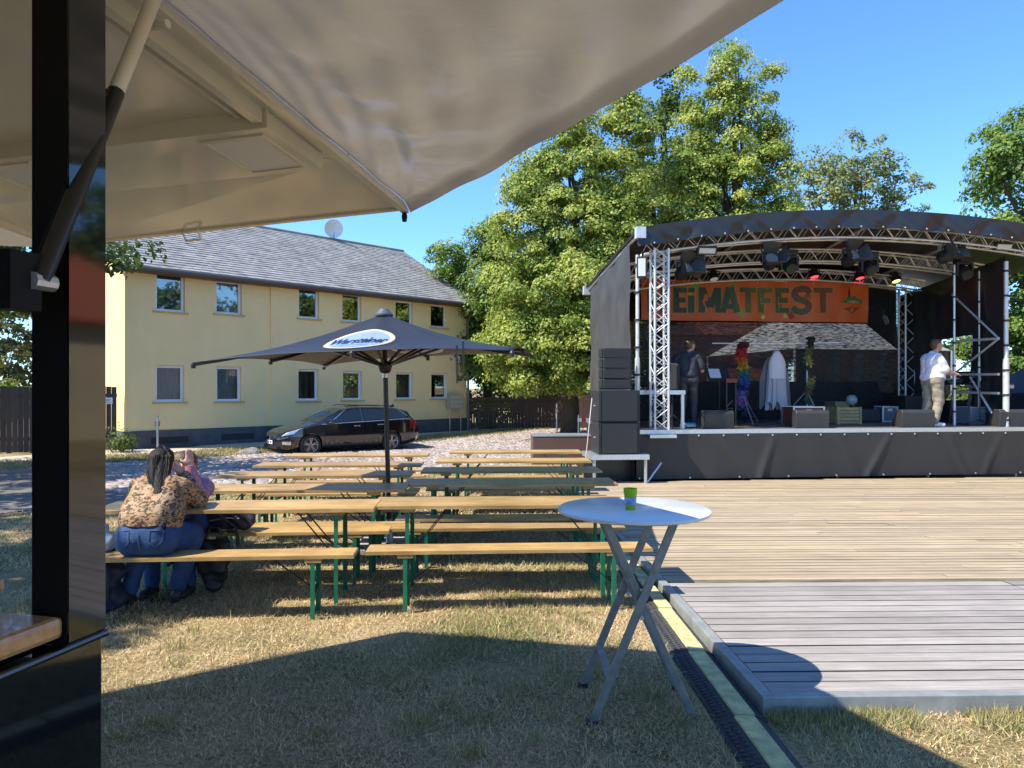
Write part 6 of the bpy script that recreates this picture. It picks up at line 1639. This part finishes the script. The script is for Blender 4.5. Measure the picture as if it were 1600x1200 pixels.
def animal_print():
    m = bpy.data.materials.new('tiger_print'); m.use_nodes = True; N = m.node_tree.nodes; L = m.node_tree.links; b = N['Principled BSDF']; b.inputs['Roughness'].default_value = .7
    tc = N.new('ShaderNodeTexCoord'); mp = N.new('ShaderNodeMapping'); mp.inputs['Scale'].default_value = (1, 1, 2.1); mp.inputs['Rotation'].default_value = (0, .5, 0)
    L.new(tc.outputs['Object'], mp.inputs[0])
    n1 = N.new('ShaderNodeTexNoise'); n1.inputs['Scale'].default_value = 21; n1.inputs['Detail'].default_value = 3; n1.inputs['Distortion'].default_value = 1.6
    n2 = N.new('ShaderNodeTexNoise'); n2.inputs['Scale'].default_value = 5
    L.new(mp.outputs[0], n1.inputs['Vector']); L.new(tc.outputs['Object'], n2.inputs['Vector'])
    r1 = N.new('ShaderNodeValToRGB'); e = r1.color_ramp.elements; e[0].position = .50; e[0].color = (0, 0, 0, 1); e[1].position = .54; e[1].color = (1, 1, 1, 1)
    r2 = N.new('ShaderNodeValToRGB'); e = r2.color_ramp.elements; e[0].position = .35; e[0].color = (.34, .235, .13, 1); e[1].position = .65; e[1].color = (.34, .175, .065, 1)
    L.new(n1.outputs[0], r1.inputs[0]); L.new(n2.outputs[0], r2.inputs[0])
    mx = N.new('ShaderNodeMix'); mx.data_type = 'RGBA'; L.new(r1.outputs[0], mx.inputs[0]); L.new(r2.outputs[0], mx.inputs[6]); mx.inputs[7].default_value = (.045, .022, .012, 1)
    L.new(mx.outputs[2], b.inputs['Base Color']); return m
def plaid():
    m = bpy.data.materials.new('plaid_shirt'); m.use_nodes = True; N = m.node_tree.nodes; L = m.node_tree.links; b = N['Principled BSDF']; b.inputs['Roughness'].default_value = .8
    tc = N.new('ShaderNodeTexCoord'); ck = N.new('ShaderNodeTexChecker'); ck.inputs['Scale'].default_value = 28
    ck.inputs[1].default_value = (.42, .12, .18, 1); ck.inputs[2].default_value = (.30, .22, .30, 1); L.new(tc.outputs['Object'], ck.inputs[0]); L.new(ck.outputs[0], b.inputs['Base Color']); return m
M_denim = mat('denim', (.022, .060, .165), .85, var=.35, scale=7, bump=.15, bscale=120)
M_denimd = mat('dark_denim', (.014, .022, .05), .85, var=.3, scale=7)
M_hairb = mat('black_hair', (.010, .007, .006), .55, var=.4, scale=30, stretch=(1, 1, .12), bump=.6, bscale=90, spec=.25)
M_hairbr = mat('brown_hair', (.085, .045, .022), .5, var=.4, scale=30, bump=.5, bscale=60)
M_shoe = mat('dark_shoe', (.02, .02, .022), .6); M_sole = mat('shoe_sole', (.32, .29, .26), .8); M_wshoe = mat('white_shoe', (.68, .68, .68), .5)
# --- woman at the nearest left table, seen from behind
wx, wy = -2.70, 5.33; hd, ey = head((-.075, .42, 1.10), (-.3, 1, -.05))
caps = hd + [(( -.05, .33, .96), (-.07, .40, 1.05), .062, .055, 'skin'),
  ((-.08, .06, .64), (.10, .06, .64), .14, .14, 'pants'), ((-.11, .015, .60), (.13, .015, .60), .125, .125, 'pants'), ((-.08, .01, .63), (.10, .01, .63), .125, .125, 'pants'), ((-.06, .07, .72), (.08, .07, .72), .165, .165, 'shirt'),
  ((-.08, .11, .76), (-.11, .27, .91), .155, .120, 'shirt'), ((.09, .11, .76), (.05, .27, .91), .155, .120, 'shirt'), ((0, .12, .76), (-.03, .30, .93), .155, .125, 'shirt'),
  ((-.21, .30, .925), (.15, .30, .925), .075, .075, 'shirt'),
  ((-.22, .30, .915), (-.30, .43, .815), .072, .066, 'shirt'), ((-.30, .43, .815), (-.20, .54, .99), .060, .042, 'shirt'), ((-.20, .54, .99), (-.185, .55, 1.01), .030, .028, 'skin'),
  ((.16, .30, .915), (.23, .44, .82), .074, .068, 'shirt'), ((.23, .44, .82), (.06, .56, .98), .060, .044, 'shirt'), ((.06, .56, .98), (.045, .565, 1.0), .030, .028, 'skin'),
  ((-.11, .06, .60), (-.23, .40, .545), .115, .085, 'pants'), ((-.23, .40, .545), (-.29, .30, .15), .082, .056, 'pants'),
  ((.13, .06, .60), (.20, .42, .545), .115, .085, 'pants'), ((.20, .42, .545), (.05, .44, .12), .082, .06, 'pants'),
  ((-.30, .29, .11), (-.31, .36, .045), .044, .042, 'shoe'), ((-.31, .25, .10), (-.315, .37, .04), .042, .040, 'shoe'),
  ((.05, .42, .055), (-.01, .55, .045), .046, .038, 'shoe'), ((.06, .40, .06), (.06, .40, .07), .046, .046, 'shoe')]
caps += hand((-.185, .55, 1.01), (.35, -.4, .6), (.6, .2, 0), 1, .6) + hand((.045, .565, 1.0), (-.4, -.4, .6), (-.6, .2, 0), -1, .6)
hairc = [((-.075, .39, 1.135), (-.075, .43, 1.15), .108, .098), ((-.06, .36, 1.10), (-.02, .25, 1.0), .098, .082), ((-.02, .25, 1.0), (.05, .12, .90), .080, .060), ((.05, .12, .90), (.105, .0, .80), .066, .056), ((.10, .01, .81), (.145, -.045, .69), .052, .026), ((.13, -.04, .72), (.155, -.06, .64), .028, .012), ((.04, .10, .88), (.09, -.03, .72), .045, .014), ((-.10, .34, 1.06), (-.06, .22, .98), .07, .045)]
person('woman in animal print blouse and blue jeans seated with her back to us', (wx, wy, gz(wx, wy)), R(2), caps,
       [('trousers', ('pants',), M_denim, .010, .005), ('blouse', ('shirt',), animal_print(), .016, .007), ('shoes', ('shoe',), M_shoe, .004, 0)], hairc, ey, M_hairb, .012)
wo = [o for o in COL.objects if o.get('category') == 'person'][0]; wo.scale = (.89, 1, 1)
hg = random.Random(5); hs_ = MB(); path = [Vector(q) for q in ((-.07, .40, 1.245), (-.06, .29, 1.17), (-.03, .20, 1.05), (.03, .09, .93), (.10, -.02, .82), (.15, -.075, .70), (.17, -.09, .60))]
for k in range(320):
    a = hg.uniform(-1, 1); pts = []; r0 = hg.uniform(.7, 1.05); end = hg.randint(5, 7)
    for i, q in enumerate(path[:end]):
        wd_ = (.02, .10, .09, .075, .065, .045, .02)[i]; pts.append(q + Vector((a * wd_ + hg.uniform(-.008, .008), abs(a) * wd_ * .7 * (1 if i < 3 else .3) - .004 + hg.uniform(-.006, .006), hg.uniform(-.01, .01))))
    hs_.tube(pts, [.003] + [.0042 * r0] * (len(pts) - 2) + [.0015], 4)
ho = hs_.build('hair_strands', M_hairb, wo); ho['kind'] = 'stuff'
# stitched seam and back pockets of the jeans
from mathutils.bvhtree import BVHTree
wt = [o for o in COL.objects if o.name == 'trousers'][0]
bv = BVHTree.FromPolygons([tuple(v.co) for v in wt.data.vertices], [tuple(p.vertices) for p in wt.data.polygons])
def on_back(x, z):
    h_ = bv.ray_cast(Vector((x, -1, z)), Vector((0, 1, 0))); return (h_[0] + Vector((0, -.004, 0))) if h_[0] else None
M_st = mat('denim_stitch', (.06, .11, .22), .8)
for nm_, path in (('centre_seam', [(.008, .50 + .02 * k) for k in range(9)]), ('pocket_stitch', [(-.17, .68), (-.165, .60), (-.115, .56), (-.07, .60), (-.075, .68), (-.17, .68)]), ('pocket_stitch', [(.19, .68), (.185, .60), (.135, .56), (.09, .60), (.095, .68), (.19, .68)])):
    pts = []
    for i in range(len(path) - 1):
        for q in range(5):
            p_ = on_back(path[i][0] + (path[i + 1][0] - path[i][0]) * q / 5, path[i][1] + (path[i + 1][1] - path[i][1]) * q / 5)
            if p_: pts.append(p_)
    if len(pts) > 3: MB().tube(pts, .0035, 4).build(nm_, M_st, wt)
# --- companion opposite
cx_, cy_ = -2.82, 6.37; hd, ey = head((-.02, .20, 1.06), (.1, 1, -.25))
caps = hd + [((0, .12, .93), (0, .17, 1.0), .055, .052, 'skin'), ((-.10, .02, .60), (.10, .02, .60), .13, .13, 'pants'), ((0, .03, .66), (0, .11, .86), .15, .14, 'shirt'), ((-.15, .10, .87), (.15, .10, .87), .065, .065, 'shirt'),
  ((.17, .10, .87), (.24, .30, .80), .058, .048, 'shirt'), ((.24, .30, .80), (.18, .36, .98), .045, .034, 'shirt'), ((-.17, .10, .87), (-.19, .28, .81), .060, .05, 'shirt'), ((-.19, .28, .81), (-.125, .32, 1.06), .047, .034, 'shirt'),
  ((-.09, .02, .59), (-.15, .44, .55), .095, .075, 'pants'), ((-.15, .44, .55), (-.13, .36, .12), .072, .05, 'pants'), ((.09, .02, .59), (.13, .44, .55), .095, .075, 'pants'), ((.13, .44, .55), (.15, .40, .12), .072, .05, 'pants'),
  ((-.13, .34, .06), (-.14, .50, .05), .045, .038, 'shoe'), ((.15, .38, .06), (.16, .54, .05), .045, .038, 'shoe')]
caps += hand((.18, .36, .98), (-.4, -.1, .7), (-.8, 0, 0), -1, .5) + hand((-.125, .32, 1.06), (.05, -.05, 1), (.7, -.5, 0), 1, .15)
hairc = [((-.02, .17, 1.10), (-.02, .22, 1.105), .100, .09), ((-.02, .13, 1.05), (-.02, .12, 1.0), .085, .07)]
person('person in pink plaid shirt and jeans facing us across the table behind the woman', (cx_, cy_, gz(cx_, cy_)), R(180), caps,
       [('trousers', ('pants',), M_denim, .008, .004), ('shirt', ('shirt',), plaid(), .010, .005), ('shoes', ('shoe',), M_shoe, .004, 0)], hairc, ey, M_hairbr, .012)
# --- man in dark polo on the stage, back to us
mp = P(1074, 600, 15.0); hd, ey = head((.07, .10, 1.685), (.75, .65, -.15))
caps = hd + [((.03, .03, 1.50), (.06, .08, 1.60), .060, .056, 'skin'), ((-.10, 0, .98), (.10, 0, .98), .135, .135, 'pants'), ((-.05, .0, 1.08), (.05, .0, 1.08), .15, .15, 'shirt'),
  ((-.06, 0, 1.10), (-.08, .03, 1.36), .14, .13, 'shirt'), ((.06, 0, 1.10), (.08, .03, 1.36), .14, .13, 'shirt'), ((-.17, .03, 1.44), (.19, .03, 1.44), .078, .078, 'shirt'), ((-.05, .03, 1.48), (.07, .04, 1.50), .07, .07, 'shirt'),
  ((-.20, .03, 1.43), (-.27, .0, 1.22), .072, .062, 'shirt'), ((-.27, .0, 1.22), (-.275, .02, 1.16), .050, .046, 'skin'), ((-.275, .02, 1.16), (-.17, .22, 1.08), .046, .032, 'skin'),
  ((.22, .03, 1.43), (.29, .0, 1.24), .070, .060, 'shirt'), ((.29, 0, 1.24), (.30, .03, 1.16), .048, .046, 'skin'), ((.30, .03, 1.16), (.30, .25, 1.22), .044, .032, 'skin'),
  ((-.095, 0, .93), (-.10, .02, .50), .105, .075, 'pants'), ((-.10, .02, .50), (-.11, -.03, .10), .07, .052, 'pants'), ((.10, 0, .93), (.13, .05, .50), .105, .075, 'pants'), ((.13, .05, .50), (.12, .0, .10), .07, .052, 'pants'),
  ((-.11, -.05, .045), (-.12, .13, .04), .045, .036, 'shoe'), ((.12, -.02, .045), (.15, .16, .04), .045, .036, 'shoe')]
caps += hand((-.17, .22, 1.08), (.3, .9, .0), (.3, 0, -1), 1, .6) + hand((.30, .25, 1.22), (.1, .9, .3), (-.4, 0, -1), -1, .6)
hairc = [((.045, .07, 1.735), (.10, .12, 1.745), .092, .080), ((.03, .06, 1.70), (.035, .06, 1.67), .085, .07)]
person('man in dark polo shirt and black trousers standing on stage, back turned', (mp.x, 15.0, SZ + FLR), R(-8), caps,
       [('trousers', ('pants',), mat('black_trousers', (.035, .034, .036), .6, bump=.1), .010, .006), ('polo_shirt', ('shirt',), mat('navy_polo', (.022, .024, .036), .75), .012, .005), ('shoes', ('shoe',), M_shoe, .004, 0)], hairc, ey, M_hairbr, .011)
# --- man in white shirt at the mixing desk, side on (local +y is the way he faces)
mp = P(1457, 600, 15.1); hd, ey = head((.0, .10, 1.685), (0, 1, -.45))
caps = hd + [((0, .02, 1.50), (0, .08, 1.60), .066, .060, 'skin'), ((-.09, -.01, .98), (.09, -.01, .98), .16, .16, 'pants'), ((-.06, .0, 1.04), (.06, .0, 1.04), .185, .185, 'shirt'), ((-.06, .02, 1.14), (-.06, -.01, 1.36), .185, .155, 'shirt'), ((.06, .02, 1.14), (.06, -.01, 1.36), .185, .155, 'shirt'),
  ((0, .08, 1.14), (0, .05, 1.25), .16, .15, 'shirt'), ((-.17, -.01, 1.43), (.17, -.01, 1.43), .085, .085, 'shirt'), ((0, -.02, 1.46), (0, 0, 1.50), .08, .07, 'shirt'),
  ((.20, -.01, 1.41), (.23, .10, 1.20), .078, .075, 'shirt'), ((.23, .10, 1.20), (.225, .16, 1.15), .058, .052, 'skin'), ((.225, .16, 1.15), (.18, .36, 1.10), .050, .034, 'skin'),
  ((-.20, -.01, 1.41), (-.23, .12, 1.20), .078, .075, 'shirt'), ((-.23, .12, 1.20), (-.22, .18, 1.15), .058, .052, 'skin'), ((-.22, .18, 1.15), (-.16, .38, 1.10), .050, .034, 'skin'),
  ((.10, 0, .93), (.11, .06, .52), .13, .088, 'pants'), ((.11, .06, .52), (.11, -.04, .10), .085, .062, 'pants'), ((-.10, 0, .93), (-.11, -.02, .50), .13, .088, 'pants'), ((-.11, -.02, .50), (-.11, -.12, .10), .085, .062, 'pants'),
  ((.11, -.06, .05), (.12, .15, .042), .048, .040, 'shoe'), ((-.11, -.14, .05), (-.12, .07, .042), .048, .040, 'shoe')]
caps += hand((.18, .36, 1.10), (-.1, .95, -.1), (0, -.1, -1), -1, .5) + hand((-.16, .38, 1.10), (.1, .95, -.1), (0, -.1, -1), 1, .5)
hairc = [((0, .055, 1.745), (0, .11, 1.755), .092, .080), ((0, .03, 1.70), (0, .035, 1.66), .082, .06)]
person('man in white shirt and khaki trousers bent over the mixing desk', (mp.x, 15.1, SZ + FLR), R(-82), caps,
       [('trousers', ('pants',), mat('khaki', (.27, .24, .18), .85, var=.08, scale=6), .012, .007), ('shirt', ('shirt',), mat('white_shirt', (.68, .67, .74), .8), .016, .006), ('shoes', ('shoe',), M_wshoe, .004, 0)], hairc, ey, M_hairbr, .011)
# ------------------------------------------------------------------ bags
def blob_thing(name, label, cat, loc, caps, m, extra=None, vox=.016):
    t = thing(name, label, cat, loc); me = fuse('body', [c + ('x',) for c in caps], vox, 3)
    for v in me.vertices: v.co += v.normal * (.008 * math.sin(v.co.x * 40 + v.co.z * 25) + .006 * math.sin(v.co.y * 55 - v.co.z * 37))
    me.materials.append(m); link('body', me, t)
    for (nm_, pts, r, m2) in (extra or ()): MB().tube(pts, r, 6).build(nm_, m2, t)
    return t
M_nyl = mat('dark_nylon', (.022, .023, .028), .6, var=.3, scale=8); M_navy = mat('navy_nylon', (.018, .022, .05), .6, var=.3, scale=8)
x, y = TX(352, 6.34), 6.34
bzt = gz(x, y) + .48
blob_thing('backpack', 'dark backpack lying on the far bench beside the seated pair', 'bag', (x, y, bzt), [((-.10, 0, .11), (.14, .02, .12), .11, .10), ((.12, -.02, .10), (.20, -.02, .08), .09, .07), ((-.16, .0, .08), (-.08, 0, .16), .07, .07)], M_nyl,
           [('strap', [(-.1, -.11, .2), (.02, -.14, .14), (.14, -.12, .05), (.16, -.13, -.1)], .014, M_black), ('strap', [(.1, -.1, .2), (.2, -.1, .16), (.25, -.05, .06)], .014, mat('grey_strap', (.12, .12, .13), .6)), ('zip', [(-.1, -.1, .1), (.05, -.118, .13), (.16, -.1, .12)], .006, M_alu)])
x, y = TX(334, 6.0), 6.0
blob_thing('shopping_bag', 'black cloth bag hanging under the nearest left table', 'bag', (x, y, gz(x, y)), [((-.08, 0, .22), (.07, 0, .22), .055, .055), ((-.09, 0, .36), (.10, 0, .36), .05, .05), ((-.085, 0, .29), (.085, 0, .29), .055, .055), ((-.05, 0, .15), (.05, 0, .15), .05, .05), ((-.02, 0, .08), (.04, 0, .08), .05, .045), ((-.10, 0, .43), (.11, 0, .43), .04, .04)], M_black,
           [('handle', [(-.09, 0, .42), (-.03, 0, .56), (.04, 0, .56), (.09, 0, .42)], .010, M_black)])
x, y = TX(163, 5.52), 5.52
blob_thing('navy_bag', 'dark navy bag standing on the grass beside the black trailer post', 'bag', (x, y, gz(x, y)), [((-.05, 0, .12), (.06, 0, .12), .11, .11), ((-.04, 0, .30), (.05, 0, .30), .10, .10), ((0, 0, .42), (.02, 0, .46), .07, .05)], M_navy,
           [('strap', [(.05, -.09, .45), (.10, -.12, .3), (.09, -.12, .12)], .014, M_black), ('pocket_trim', [(-.10, -.11, .2), (.0, -.122, .22), (.08, -.11, .2)], .012, mat('pale_trim', (.2, .3, .38), .5))])
x, y = TX(158, 5.42), 5.44
blob_thing('plastic_bag', 'white plastic bag on the bench end beside the trailer post', 'bag', (x, y, gz(x, y) + .485), [((-.03, 0, .07), (.03, 0, .07), .07, .07), ((.0, 0, .14), (.02, 0, .19), .045, .03)], mat('thin_white_plastic', (.55, .62, .70), .35, transl=.3),
           [('handle', [(-.02, 0, .18), (0, 0, .25), (.03, 0, .19)], .006, M_white)])
SC.render.film_transparent = False
